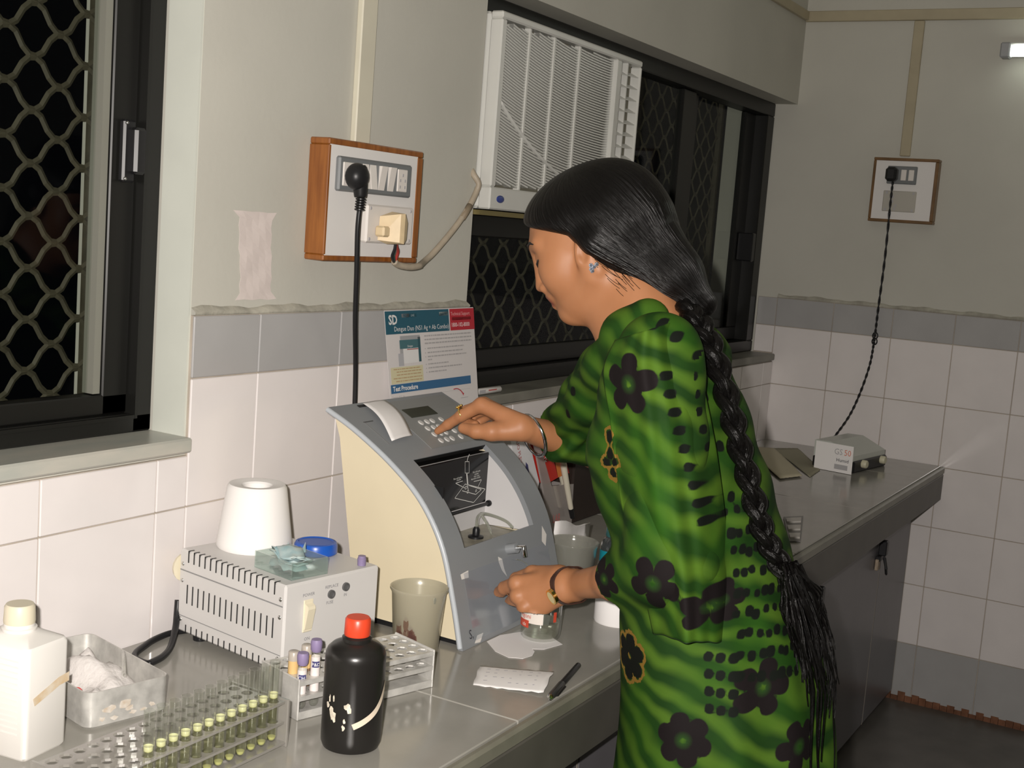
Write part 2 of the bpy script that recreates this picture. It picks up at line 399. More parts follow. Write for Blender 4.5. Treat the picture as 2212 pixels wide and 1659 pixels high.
# ---------------------------------------------------------------- air conditioner
acp = mat('ac_plastic', (0.60, 0.60, 0.565), 0.3, var=0.03, vscale=10)
ac = thing('air_conditioner', (2.46, 0.1, 1.44), 'white window air conditioner with slatted grille, set in the far window', 'air conditioner')
b = MB(); b.cbox((2.132, 0.0, 1.442), (2.785, 0.40, 1.822), 0.006); b.build('casing', acp, ac)
b = MB()   # bezel frame
for a, c in [((2.132, -0.028, 1.4862), (2.152, -0.0004, 1.8078)), ((2.132, -0.028, 1.442), (2.6445, -0.0004, 1.486)), ((2.132, -0.028, 1.808), (2.785, -0.0004, 1.822)), ((2.645, -0.030, 1.4582), (2.672, -0.0004, 1.8078)), ((2.775, -0.028, 1.4582), (2.785, -0.0004, 1.8078)), ((2.6447, -0.028, 1.442), (2.785, -0.0004, 1.458))]: b.cbox(a, c, 0.003)
fp = b.build('front_panel', acp, ac)
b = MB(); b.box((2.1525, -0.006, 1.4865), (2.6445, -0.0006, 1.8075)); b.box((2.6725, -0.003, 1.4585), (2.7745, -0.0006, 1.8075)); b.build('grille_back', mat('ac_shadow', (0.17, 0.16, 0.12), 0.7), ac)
b = MB(); ns = 66; pz = (1.806-1.489)/56
for i in range(ns):
    z0_ = 1.489+(i-10)*pz; prev = None
    for k in range(15):
        u_ = k/14; x = 2.1525+0.492*u_; z = z0_+0.062*(1-u_)**2
        if 1.4872 < z < 1.8040:
            cur = [(x, -0.020, z), (x, -0.020, z+0.0033), (x, -0.0062, z+0.0033), (x, -0.0062, z)]
            if prev: b.add(prev+cur, [(0, 1, 5, 4), (1, 2, 6, 5), (2, 3, 7, 6), (3, 0, 4, 7)])
            prev = cur
        else: prev = None
b.build('grille_slats', acp, ac, kind='stuff')
for x in (2.255, 2.36, 2.475):
    b = MB(); b.cbox((x-0.004, -0.022, 1.486), (x+0.004, -0.008, 1.808), 0.001); b.build('grille_rib', acp, ac)
pts = [(2.152, -0.022, 1.652), (2.20, -0.022, 1.622), (2.27, -0.022, 1.585), (2.36, -0.022, 1.548), (2.46, -0.022, 1.518), (2.56, -0.022, 1.497), (2.646, -0.022, 1.488)]
MB().tube(spline(pts, 4), 0.006, 6, flat=0.5).build('curved_rib', acp, ac, smooth=True)
for i in range(12):
    z = 1.475+i*0.0275; b = MB()
    b.add([(2.672, -0.024, z), (2.775, -0.024, z+0.004), (2.775, -0.006, z+0.013), (2.672, -0.006, z+0.009), (2.672, -0.024, z+0.002), (2.775, -0.024, z+0.006), (2.775, -0.006, z+0.015), (2.672, -0.006, z+0.011)],
          [(0, 1, 2, 3), (4, 5, 6, 7), (0, 1, 5, 4), (1, 2, 6, 5), (2, 3, 7, 6), (3, 0, 4, 7)]); b.build('louver_vane', acp, ac)
b = MB(); b.cbox((2.715, -0.022, 1.46), (2.722, -0.004, 1.81), 0.001); b.build('louver_link', acp, ac)
b = MB(); b.ell((2.172, -0.028, 1.4635), (0.015, 0.003, 0.0075), 20, 8); b.build('badge', mat('blue_badge', (0.035, 0.055, 0.22), 0.3), ac, smooth=True, label='small blue oval badge')
b = MB(); b.box((2.12, -0.014, 1.430), (2.80, 0.06, 1.4395)); b.build('support_bar', mat('brass_bar', (0.28, 0.23, 0.10), 0.35, metal=0.6), ac)

# ---------------------------------------------------------------- switchboards
modc = mat('switch_grey', (0.16, 0.17, 0.175), 0.35)
swhite = mat('switch_white', (0.70, 0.66, 0.62), 0.3)
sb = thing('switchboard', (1.743, -0.02, 1.335), 'teak switchboard with white panel and row of switches beside the near window', 'switchboard')
b = MB(); x0, x1, z0, z1, yf = 1.610, 1.876, 1.334, 1.530, -0.040
b.cbox((x0, yf, z0+0.0102), (x0+0.006, 0, z1-0.0112), 0.001); b.cbox((x1-0.016, yf, z0+0.0102), (x1, 0, z1-0.0112), 0.001); b.cbox((x0, yf, z1-0.011), (x1, 0, z1), 0.002); b.cbox((x0, yf, z0), (x1, 0, z0+0.010), 0.002)
b.build('wooden_box', wood, sb)
b = MB(); b.cbox((x0+0.004, yf+0.001, z0+0.008), (x1-0.014, yf+0.008, z1-0.009), 0.001); b.build('panel', white_p, sb)
b = MB(); b.cbox((1.628, -0.049, 1.447), (1.832, -0.039, 1.503), 0.003); pl = b.build('switch_plate', modc, sb)
def rocker(par, x, z, w, h, y, down, m=swhite):
    bb = MB(); d = 0.006 if down else -0.006
    bb.hull([(x-w/2, y, z-h/2), (x+w/2, y, z-h/2), (x-w/2, y, z+h/2), (x+w/2, y, z+h/2), (x-w/2, y-0.004-d/2, z-h/2), (x+w/2, y-0.004-d/2, z-h/2), (x-w/2, y-0.004+d/2, z+h/2), (x+w/2, y-0.004+d/2, z+h/2), (x-w/2, y-0.004, z), (x+w/2, y-0.004, z)])
    return bb.build('switch', m, par)
for x, dn in ((1.697, 1), (1.717, 1), (1.743, 0), (1.769, 0)): rocker(pl, x, 1.475, 0.0165, 0.040, -0.0485, dn)
b = MB(); b.cbox((1.787, -0.0515, 1.456), (1.815, -0.0485, 1.494), 0.001); so = b.build('socket', swhite, pl)
for dx, dz in ((0, 0.011), (-0.007, 0.002), (0.007, 0.002), (-0.007, -0.009), (0.007, -0.009)): MB().box((1.801+dx-0.0018, -0.052, 1.473+dz-0.0025), (1.801+dx+0.0018, -0.0514, 1.473+dz+0.0025)).build('pin_hole', ink_soft, so)
b = MB(); b.cbox((1.636, -0.0515, 1.456), (1.684, -0.0485, 1.494), 0.001); b.build('socket', swhite, pl)
b = MB(); b.cbox((1.704, -0.053, 1.3665), (1.838, -0.039, 1.4305), 0.003); pp = b.build('power_socket', swhite, sb)
for x in (1.713, 1.829):
    for z in (1.373, 1.424): MB().ell((x, -0.053, z), (0.003, 0.0012, 0.003), 8, 6).build('screw', ink_soft, pp)
# black plug and mains lead
pc = thing('black_power_lead', (1.66, -0.07, 1.42), 'black moulded plug with black cord hanging down behind the analyzer', 'power cord')
b = MB(); b.ell((1.650, -0.068, 1.472), (0.021, 0.019, 0.022), 20, 12); b.tube(spline([(1.652, -0.069, 1.490), (1.6545, -0.070, 1.474), (1.657, -0.0705, 1.455), (1.6585, -0.0705, 1.440)], 4), [0.010, 0.012, 0.0132, 0.0135, 0.0135, 0.0132, 0.0128, 0.0124, 0.012, 0.0115, 0.011, 0.0105, 0.010], 16); b.build('plug', black_pl, pc, smooth=True)
b = MB()
for i in range(6): b.lathe([(0.0055, 0), (0.0085, 0.001), (0.0085, 0.003), (0.0055, 0.004)], (1.6585+i*0.0004, -0.0705, 1.418+i*0.0042), 12)
b.build('strain_relief', black_pl, pc, smooth=40)
cp = [(1.6585, -0.0705, 1.42), (1.660, -0.068, 1.385), (1.672, -0.062, 1.32), (1.692, -0.050, 1.24), (1.722, -0.034, 1.16), (1.732, -0.030, 1.09), (1.735, -0.030, 1.0), (1.736, -0.032, 0.9), (1.737, -0.045, 0.80)]
MB().tube(spline(cp, 6), 0.0042, 8).build('cord', black_pl, pc, smooth=True)
# cream plug and grey AC cable
acl = thing('air_conditioner_lead', (1.76, -0.06, 1.33), 'cream power plug with grey cable running up to the air conditioner', 'power cord')
creamp = mat('cream_plug', (0.66, 0.52, 0.32), 0.45, var=0.08, vscale=40)
b = MB(); b.hull([(1.752-0.017, -0.054, 1.372), (1.752-0.014, -0.054, 1.412), (1.752+.03, -0.054, 1.372), (1.752+.03, -0.054, 1.412), (1.752+0.002, -0.086, 1.370), (1.752+0.002, -0.086, 1.418), (1.752+0.012, -0.088, 1.368), (1.752+0.012, -0.088, 1.419), (1.752+.026, -0.083, 1.376), (1.752+.027, -0.083, 1.404), (1.752+.002, -0.06, 1.366), (1.752+.012, -0.06, 1.421)])
b.cbox((1.722, -0.075, 1.378), (1.742, -0.056, 1.396), 0.003); b.build('plug', creamp, acl)
for k, (cc, dx, dz) in enumerate((((0.05, 0.09, 0.075), 0.0, 0.0), ((0.42, 0.05, 0.04), 0.012, 0.004), ((0.015, 0.015, 0.018), -0.004, -0.001))):
    MB().tube(spline([(1.763, -0.072, 1.372), (1.768+dx*.3, -0.068, 1.360+dz), (1.779+dx, -0.058, 1.347+dz*1.5), (1.800, -0.046, 1.334)], 6), 0.0028, 6).build('wire', mat('wire_%d' % k, cc, 0.5), acl, smooth=True)
cp = [(1.796, -0.048, 1.336), (1.812, -0.045, 1.3305), (1.845, -0.046, 1.327), (1.878, -0.044, 1.329), (1.905, -0.03, 1.331), (1.94, -0.014, 1.336), (1.979, -0.010, 1.355), (2.045, -0.010, 1.404), (2.089, -0.010, 1.446), (2.110, -0.010, 1.474), (2.112, -0.012, 1.49), (2.106, -0.004, 1.505), (2.112, 0.01, 1.52)]
MB().tube(spline(cp, 6), 0.006, 8).build('cable', mat('cable_grey', (0.40, 0.34, 0.26), 0.5, var=0.15, vscale=30), acl, smooth=True)
b = MB().tube([(2.064, -0.0104, 1.420), (2.0765, -0.0104, 1.432), (2.089, -0.0104, 1.446)], 0.0066, 8).build('tape_wrap', mat('brown_tape', (0.24, 0.19, 0.13), 0.6), acl, smooth=True)

# far switchboard on the right wall (wall plane x = XR)
frw = mat('dark_teak', (0.16, 0.085, 0.03), 0.35, var=0.2, vscale=30)
sf = thing('switchboard', (XR-0.018, -0.37, 1.515), 'small framed switchboard with black plug on the right-hand wall', 'switchboard')
b = MB(); ya, yb, z0, z1 = -0.275, -0.473, 1.516, 1.714
for a, c in [((XR-0.038, ya-0.008, z0+0.0092), (XR, ya, z1-0.0092)), ((XR-0.038, yb, z0+0.0092), (XR, yb+0.010, z1-0.0092)), ((XR-0.038, yb, z1-0.009), (XR, ya, z1)), ((XR-0.038, yb, z0), (XR, ya, z0+0.009))]: b.cbox(a, c, 0.0015)
b.build('wooden_box', frw, sf)
b = MB(); b.box((XR-0.034, yb+0.009, z0+0.008), (XR-0.028, ya-0.007, z1-0.008)); b.build('panel', white_p, sf)
b = MB(); b.cbox((XR-0.041, -0.411, 1.634), (XR-0.033, -0.321, 1.689), 0.002); p2 = b.build('switch_plate', modc, sf)
for y in (-0.372, -0.395): b = MB(); b.cbox((XR-0.045, y-0.008, 1.645), (XR-0.040, y+0.008, 1.678), 0.001); b.build('switch', swhite, p2)
b = MB(); b.cbox((XR-0.037, -0.416, 1.549), (XR-0.033, -0.315, 1.613), 0.002); p3 = b.build('power_socket', mat('socket_beige', (0.42, 0.40, 0.35), 0.5), sf)
for y, z in ((-0.345, 1.595), (-0.345, 1.58), (-0.356, 1.568), (-0.353, 1.557), (-0.325, 1.607), (-0.407, 1.607), (-0.325, 1.555), (-0.407, 1.555)): MB().box((XR-0.0376, y-0.003, z-0.004), (XR-0.0368, y+0.003, z+0.004)).build('pin_hole', ink_soft, p3)
fl_ = thing('black_power_lead', (XR-0.06, -0.34, 1.63), 'thin black twisted cord with plug hanging on the right-hand wall', 'power cord')
b = MB(); b.cbox((XR-0.075, -0.357, 1.640), (XR-0.041, -0.322, 1.684), 0.008); b.build('plug', black_pl, fl_)
path = spline([(XR-0.058, -0.345, 1.642), (XR-0.045, -0.342, 1.56), (XR-0.034, -0.341, 1.40), (XR-0.03, -0.337, 1.254), (XR-0.03, -0.336, 1.165), (XR-0.03, -0.335, 1.13), (XR-0.035, -0.331, 1.062), (XR-0.05, -0.315, 0.975), (XR-0.075, -0.295, 0.90), (XR-0.10, -0.265, 0.835), (XR-0.118, -0.252, 0.806)], 14)
for k in range(2):
    q = []
    for i, p in enumerate(path):
        t = i*0.9+k*math.pi; q.append((p[0]+0.0022*math.cos(t), p[1]+0.0022*math.sin(t), p[2]))
    MB().tube(q, 0.0021, 5).build('cord', black_pl, fl_, smooth=True)
b = MB()
for zc_ in (1.158, 1.140):
    b.tube([(XR-0.03+0.001*math.cos(t), -0.337+0.008*math.cos(t), zc_+0.010*math.sin(t)) for t in np.linspace(0, 2*math.pi, 17)], 0.0022, 5)
b.build('knot', black_pl, fl_, smooth=True)

# tube light on the right wall
tl = thing('tube_light', (XR-0.04, -1.25, 2.0), 'lit fluorescent tube light high on the right-hand wall', 'lamp')
b = MB(); b.cbox((XR-0.045, -1.88, 2.022), (XR, -0.62, 2.062), 0.004); b.build('batten', mat('batten_white', (0.6, 0.6, 0.58), 0.5), tl)
b = MB(); b.tube([(XR-0.062, -0.645, 2.034), (XR-0.062, -1.855, 2.034)], 0.017, 16); b.build('tube', mat('lit_tube', (1, 1, 1), 0.5, emit=((0.93, 1.0, 0.88), 4.2)), tl, smooth=50)
for y in (-0.632, -1.868): MB().cbox((XR-0.085, y-0.014, 2.012), (XR-0.040, y+0.014, 2.056), 0.004).build('end_cap', mat('cap_grey', (0.35, 0.36, 0.37), 0.5), tl)

# paper patch on the wall
pp_ = MB(); rows = []
for j in range(13):
    t = j/12; z = 1.404-t*0.135; xl = 1.452+0.013*t; wd = 0.074-0.004*t; e = 0.004*math.sin(j*2.3); ex = 0.012 if j in (0, 12) else 0.0
    rows.append([(xl-ex+e*0.4+wd*k/5+(2*ex*k/5), -0.0012-0.0006*math.sin(k*1.3+j), z+0.001*math.sin(k*3+j)) for k in range(6)])
pp_.grid(rows); tag(pp_.build('paper_patch', mat('old_paper', (0.62, 0.55, 0.52), 0.75, var=0.05, vscale=30), solid=0.0005), 'torn whitish paper patch stuck on the painted wall left of the switchboard', 'paper')

# ---------------------------------------------------------------- counter and cabinets
ct = thing('counter', (1.9, -0.3, 0.668), 'long grey stone worktop running along the wall', 'counter')
xs = [-0.4, 0.2, 0.79, 1.39, 1.98, 2.57, 3.16, 3.75, 4.048]
for a, c in zip(xs[:-1], xs[1:]):
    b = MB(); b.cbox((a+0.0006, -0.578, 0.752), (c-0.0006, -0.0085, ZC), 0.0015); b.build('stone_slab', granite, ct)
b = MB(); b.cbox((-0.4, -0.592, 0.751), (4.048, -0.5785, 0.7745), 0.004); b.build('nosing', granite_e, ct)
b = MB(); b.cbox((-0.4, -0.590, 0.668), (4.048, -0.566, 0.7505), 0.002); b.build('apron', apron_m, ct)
b = MB(); b.prism([(0, -0.565, 0.668), (0, -0.52, 0.61), (0, -0.50, 0.61), (0, -0.50, 0.74), (0, -0.565, 0.74)], (4.048+0.4, 0, 0)); b.v = [(x-0.4, y, z) for x, y, z in b.v]; b.build('apron_shade', apron_m, ct)  # dark wedge built in place of the slanted shadow under the apron
cabx = [0.45, 1.09, 1.73, 2.38, 3.03, 3.68, 4.046]
for i, (a, c) in enumerate(zip(cabx[:-1], cabx[1:])):
    nm = ['first', 'second', 'third', 'fourth', 'fifth', 'sixth'][i]
    lab = ['grey cabinet under the near end of the counter, below the white bottle', 'grey cabinet under the counter in front of the black bottle', 'grey cabinet under the counter right in front of the woman', 'grey cabinet under the counter just past the woman', 'grey cabinet under the far counter with hasp near its right door edge', 'narrow grey cabinet in the far corner against the tiled wall'][i]
    cb = thing('cabinet', ((a+c)/2, -0.25, 0), lab, 'cabinet', 'cabinets under the counter')
    b = MB(); b.box((a+0.001, -0.49, 0.06), (c-0.001, -0.02, 0.607)); b.box((a+0.001, -0.47, 0.0), (c-0.001, -0.05, 0.06)); b.build('carcass', cab_m, cb)
    b = MB(); b.cbox((a+0.003, -0.510, 0.03), (c-0.003, -0.491, 0.662 if False else 0.608), 0.002); d = b.build('door', cab_m, cb)
    b = MB(); b.box((c-0.0045, -0.5105, 0.03), (c-0.002, -0.492, 0.60)); b.build('edge_strip', mat('edge_strip', (0.30, 0.27, 0.22), 0.5), cb)
    if i in (3, 4):
        hx = c-0.07 if i == 3 else c+0.03
        hx = 3.0 if i == 3 else 3.64
        b = MB(); b.cbox((hx-0.03, -0.523, 0.54), (hx+0.03, -0.510, 0.556), 0.002); b.cbox((hx-0.014, -0.535, 0.556), (hx+0.010, -0.512, 0.600), 0.003); b.tube([(hx-0.004, -0.53, 0.55), (hx-0.006, -0.538, 0.52), (hx+0.012, -0.536, 0.50), (hx+0.022, -0.53, 0.52), (hx+0.02, -0.52, 0.555)], 0.004, 6)
        hs = b.build('hasp', mat('hasp_black', (0.02, 0.02, 0.022), 0.4), cb)
        b = MB(); b.cbox((hx-0.036, -0.521, 0.515), (hx-0.008, -0.511, 0.548), 0.002); b.build('strike_plate', mat('worn_plate', (0.34, 0.27, 0.20), 0.5, var=0.4, vscale=60), hs)
# ---------------------------------------------------------------- analyzer (the grey and cream desktop instrument)
AO = Vector((1.567, -0.381, ZC)); AW = 0.325
greyp = mat('analyzer_grey', (0.27, 0.285, 0.30), 0.38, metal=0.15, bump=0.05, bscale=900)
edge_m = mat('analyzer_edge', (0.42, 0.45, 0.48), 0.35)
cream = mat('analyzer_cream', (0.68, 0.60, 0.43), 0.5, var=0.03, vscale=8)
an = thing('analyzer', (AO.x+AW/2, AO.y+0.15, ZC), 'grey and cream desktop analyzer with keypad and paper strip on the counter', 'analyzer')
prof0 = [(0, 0), (0.019, .073), (.046, .154), (.089, .217), (.148, .265), (.222, .308), (.279, .333)]
ps = spline([(0, p[0], p[1]) for p in prof0], 8); ps = [(p.y, p.z) for p in ps]
PT = [0.0]
for i in range(1, len(ps)): PT.append(PT[-1]+math.hypot(ps[i][0]-ps[i-1][0], ps[i][1]-ps[i-1][1]))
TL = PT[-1]
def surf(x, t, n=0.0):
    """point on the analyzer's curved front: x across, t along the curve from the bottom, n out of it"""
    t = max(0.0, min(TL-1e-6, t)); i = max(j for j in range(len(PT)-1) if PT[j] <= t)
    k = (t-PT[i])/(PT[i+1]-PT[i]); a, c = ps[i], ps[i+1]; d, z = a[0]+(c[0]-a[0])*k, a[1]+(c[1]-a[1])*k
    ty, tz = ps[min(i+2, len(ps)-1)][0]-ps[max(i-1, 0)][0], ps[min(i+2, len(ps)-1)][1]-ps[max(i-1, 0)][1]; L = math.hypot(ty, tz)
    ny, nz = -tz/L, ty/L
    return (AO.x+x, AO.y+d+ny*n, max(AO.z+0.0004, AO.z+z+nz*n))
RX0, RX1, RT0, RT1 = 0.050, 0.268, 0.148, 0.311
xs_ = sorted(set([0.0, 0.003] + list(np.linspace(0.012, RX0, 4)) + list(np.linspace(RX0, RX1, 8)) + list(np.linspace(RX1, AW-0.012, 4)) + [AW-0.003, AW]))
ts_ = sorted(set(list(np.linspace(0, RT0, 14)) + list(np.linspace(RT0, RT1, 14)) + list(np.linspace(RT1, TL, 14))))
b = MB(); nx, nt_ = len(xs_), len(ts_)
TH = 0.009
for n in (0.0, -TH): b.v += [surf(x, t, n) for t in ts_ for x in xs_]
def hole(i, j): return RX0-1e-6 <= xs_[j] and xs_[j+1] <= RX1+1e-6 and RT0-1e-6 <= ts_[i] and ts_[i+1] <= RT1+1e-6
fs = []
for i in range(nt_-1):
    for j in range(nx-1):
        if hole(i, j): continue
        q = (i*nx+j, i*nx+j+1, (i+1)*nx+j+1, (i+1)*nx+j); o2 = nt_*nx
        fs.append(q); fs.append(tuple(k+o2 for k in q[::-1]))
        for (di, dj, e) in ((-1, 0, (q[0], q[1])), (1, 0, (q[2], q[3])), (0, -1, (q[3], q[0])), (0, 1, (q[1], q[2]))):
            ii, jj = i+di, j+dj
            if ii < 0 or jj < 0 or ii >= nt_-1 or jj >= nx-1 or hole(ii, jj): fs.append((e[0], e[1], e[1]+o2, e[0]+o2))
b.f += fs; b.build('front_plate', greyp, an, smooth=35)
b = MB()   # lighter rounded edge along the left side of the plate
b.tube([surf(0.0005, t, -TH*0.5) for t in np.linspace(0.005, TL, 40)], 0.0046, 8); b.build('edge_trim', edge_m, an, smooth=60)
def sidepoly(x, ins=TH+0.0005):
    f = [surf(x, t, -ins) for t in np.linspace(0.012, TL-0.01, 26)]
    return f+[(AO.x+x, AO.y+0.272, AO.z+0.312), (AO.x+x, AO.y+0.262, AO.z+0.285), (AO.x+x, AO.y+0.212, AO.z+0.012)]
for x, s in ((0.012, 1), (AW-0.012, -1)): b = MB(); b.prism(sidepoly(x), (0.005*s, 0, 0)); b.build('side_panel', cream, an)
b = MB(); b.add([(AO.x+x, AO.y+y, AO.z+z) for x in (0.013, AW-0.013) for y, z in ((0.272, 0.312), (0.262, 0.285), (0.212, 0.012), (0.02, 0.012))], [(0, 1, 5, 4), (1, 2, 6, 5), (2, 3, 7, 6)]); b.build('back_panel', cream, an, solid=0.003)
b = MB(); b.box((AO.x+0.02, AO.y+0.02, ZC), (AO.x+0.305, AO.y+0.20, ZC+0.0125)); b.build('foot_plate', black_pl, an)
# sample well behind the opening
wellw = mat('well_grey', (0.56, 0.55, 0.55), 0.45); ZB, DB = 0.125, 0.139
def wellwall(x, dx):
    f = [surf(x, t, -TH) for t in np.linspace(RT0-0.01, RT1-0.012, 14)]
    poly = [(x+AO.x, p[1], p[2]) for p in f]+[(x+AO.x, AO.y+DB, AO.z+ZB)]
    return MB().prism(poly, (dx, 0, 0))
wl = wellwall(RX1+0.003, 0.002).build('well_wall', wellw, an)
wellwall(RX0-0.003, -0.002).build('well_wall', wellw, an)
b = MB(); b.box((AO.x+RX0-0.004, AO.y+DB, AO.z+ZB), (AO.x+RX1+0.004, AO.y+DB+0.003, AO.z+0.252)); b.build('well_back', wellw, an)
b = MB(); b.box((AO.x+RX0-0.004, AO.y+0.035, AO.z+ZB-0.003), (AO.x+RX1+0.004, AO.y+DB, AO.z+ZB)); b.build('well_floor', mat('well_floor', (0.30, 0.28, 0.22), 0.4, var=0.2, vscale=60), an)
yb = AO.y+0.1345
b = MB(); b.cbox((AO.x+0.0475, yb, AO.z+0.166), (AO.x+0.2635, yb+0.004, AO.z+0.252), 0.001); b.box((AO.x+0.0475, yb+0.0041, AO.z+0.2495), (AO.x+0.2675, yb+0.034, AO.z+0.2518)); b.cbox((AO.x+0.0475, yb-0.05, AO.z+0.150), (AO.x+0.0485, yb, AO.z+0.23), 0.0002); dp = b.build('black_panel', mat('gloss_black', (0.010, 0.010, 0.011), 0.12), an)
b = MB(); b.tube([(AO.x+0.046, yb-0.003, AO.z+0.163), (AO.x+0.272, yb-0.003, AO.z+0.163)], 0.003, 8); b.lathe([(0.0055, -0.004), (0.0055, 0.004)], n=12, fr=lambda p: (AO.x+0.271+p[2], yb-0.003+p[0], AO.z+0.163+p[1])); b.build('hinge_rod', black_pl, dp)
b = MB(); b.grid([[surf(x, RT1-0.0006, n) for n in (-0.0006, -TH)] for x in (RX0, RX1)]); b.grid([[surf(RX0+0.0006, tt, n) for n in (-0.0006, -TH)] for tt in (RT1-0.06, RT1-0.03, RT1)]); b.build('opening_trim', blk_matt, an)
line_m = mat('white_print', (0.75, 0.75, 0.72), 0.6)
def pan(x, z): return (AO.x+x, yb-0.0006, AO.z+z)
b = MB()
def stroke(pts, wd=0.0005):
    for p, q in zip(pts[:-1], pts[1:]):
        d = Vector((q[0]-p[0], q[1]-p[1])); 
        if d.length < 1e-6: continue
        n = Vector((-d.y, d.x)).normalized()*wd
        b.add([pan(p[0]+n.x, p[1]+n.y), pan(q[0]+n.x, q[1]+n.y), pan(q[0]-n.x, q[1]-n.y), pan(p[0]-n.x, p[1]-n.y)], [(0, 1, 2, 3)])
stroke([(.1911, .2071), (.258, .1890), (.2224, .171), (.1617, .1876), (.1911, .2071)]); stroke([(.1831, .1969), (.2281, .1841), (.2456, .1902), (.2031, .2032)])
stroke([(.1859, .2458), (.1987, .2442), (.2013, .2245), (.1885, .2262), (.1859, .2458)], 0.0004); stroke([(.1923, .245), (.1935, .251), (.198, .2567)], 0.0008)
stroke([(.194, .2245), (.1995, .205)], 0.0017); stroke([(.1985, .205), (.2021, .1953)], 0.0008)
stroke([(.183, .2134), (.1609, .2128), (.1932, .1995)]); stroke([(.2185, .2076), (.2433, .2074), (.232, .1951)])
for cx, cz, r in ((.2279, .1904, .0024), (.2015, .1925, .0032), (.1945, .2005, .0034), (.1925, .2, .001)): stroke([(cx+r*math.cos(t), cz+0.7*r*math.sin(t)) for t in np.linspace(0, 6.2832, 15)], 0.0005)
b.build('diagram', line_m, dp, weld=False)
for s_, x, z in (('Flow cell loading', .1535, .2190), ('chamber', .1635, .2158), ('Flow cell outlet', .2125, .2225), ('chamber', .2185, .2187), ('when using', .217, .2150), ('disposable solution', .2085, .2112)):
    text('caption', s_, 0.0041, pan(x, z), (1, 0, 0.02), (0, 0, 1), line_m, dp, lift=0.0002, sx=0.95)
clearw = clear_mat('clear_tubing', (0.82, 0.84, 0.80), 0.5, 0.08, 0.25, (0.7, 0.7, 0.62))
tb = [(0.215, 0.095, 0.135), (0.215, 0.097, 0.150), (0.222, 0.102, 0.162), (0.243, 0.11, 0.170), (0.268, 0.10, 0.160), (0.290, 0.085, 0.145), (0.31, 0.07, 0.125)]
tb = [(0.178, 0.098, 0.132), (0.181, 0.100, 0.146), (0.194, 0.106, 0.156), (0.214, 0.108, 0.158), (0.238, 0.100, 0.151), (0.258, 0.088, 0.141), (0.268, 0.08, 0.13)]
MB().tube([tuple(AO+p) for p in spline(tb, 6)], 0.0028, 8).build('tubing', clearw, an, smooth=True)
MB().tube([tuple(AO+p) for p in spline([(0.206, 0.107, 0.157), (0.209, 0.098, 0.145), (0.213, 0.088, 0.126)], 4)], 0.0024, 6).build('tubing', clearw, an, smooth=True)
b = MB(); b.lathe([(0.013, 0), (0.013, 0.003), (0.006, 0.005), (0.006, 0.014), (0.004, 0.018)], (AO.x+0.178, AO.y+0.098, AO.z+ZB), 16); b.build('tube_fitting', black_pl, an, smooth=40)
# display, keys, paper slot
def onsurf(name, pts, m, par, n=0.0006, th=0.0):
    bb = MB(); vs = [surf(x, t, n) for x, t in pts]; bb.add(vs, [tuple(range(len(vs)))]); return bb.build(name, m, par, weld=False)
def slab(name, x0, x1, t0, t1, m, par, n0=0.0003, n1=0.001, k=4):
    bb = MB(); rows = [[surf(x0, t, n0), surf(x0, t, n1), surf(x1, t, n1), surf(x1, t, n0)] for t in np.linspace(t0, t1, k)]; bb.grid(rows)
    bb.add(rows[0]+rows[-1], [(0, 1, 2, 3), (4, 5, 6, 7)]); return bb.build(name, m, par)
slab('keypad_panel', 0.118, 0.316, 0.325, 0.452, mat('keypad_grey', (0.235, 0.24, 0.235), 0.45), an, -0.001, 0.0006, 8)
slab('display', 0.153, 0.231, 0.401, 0.425, mat('lcd', (0.045, 0.048, 0.035), 0.25), an, 0.0004, 0.0016)
keym = mat('key_rubber', (0.52, 0.51, 0.49), 0.5)
for t in (0.386, 0.370, 0.354, 0.338):
    for x in (0.161, 0.179, 0.195, 0.222):
        bb = MB(); c0 = [surf(x+0.0055*math.cos(a), t+0.0062*math.sin(a), 0.0006) for a in np.linspace(0, 2*math.pi, 13)[:-1]]; c1 = [surf(x+0.0045*math.cos(a), t+0.0052*math.sin(a), 0.0022) for a in np.linspace(0, 2*math.pi, 13)[:-1]]
        bb.add(c0+c1, [(i, (i+1) % 12, 12+(i+1) % 12, 12+i) for i in range(12)]+[tuple(range(12, 24))]); bb.build('key', keym, an)
slab('paper_slot', 0.066, 0.112, 0.449, 0.455, black_pl, an, 0.0002, 0.0010)
bb = MB(); rows = []
for i in range(19):
    k = i/18; t = 0.457-0.104*k; xl = 0.083-0.047*k; xr = 0.146-0.048*k; h = 0.002+0.0065*math.sin(math.pi*min(1, k*1.02))+0.003*k
    rows.append([surf(xl+(xr-xl)*j/6, t+0.004*k*j/6, h+0.002*math.sin(j/6*math.pi)) for j in range(7)])
bb.grid(rows).build('paper_strip', paper, an, solid=0.0003, smooth=True)
slab('printer_lid_gap', 0.030, 0.055, 0.4085, 0.4105, mat('gap_dark', (0.08, 0.08, 0.08), 0.6), an, 0.0, 0.0005)
slab('printer_lid_gap', 0.0305, 0.0325, 0.352, 0.409, mat('gap_soft', (0.20, 0.20, 0.20), 0.6), an, 0.0, 0.0004, 8)
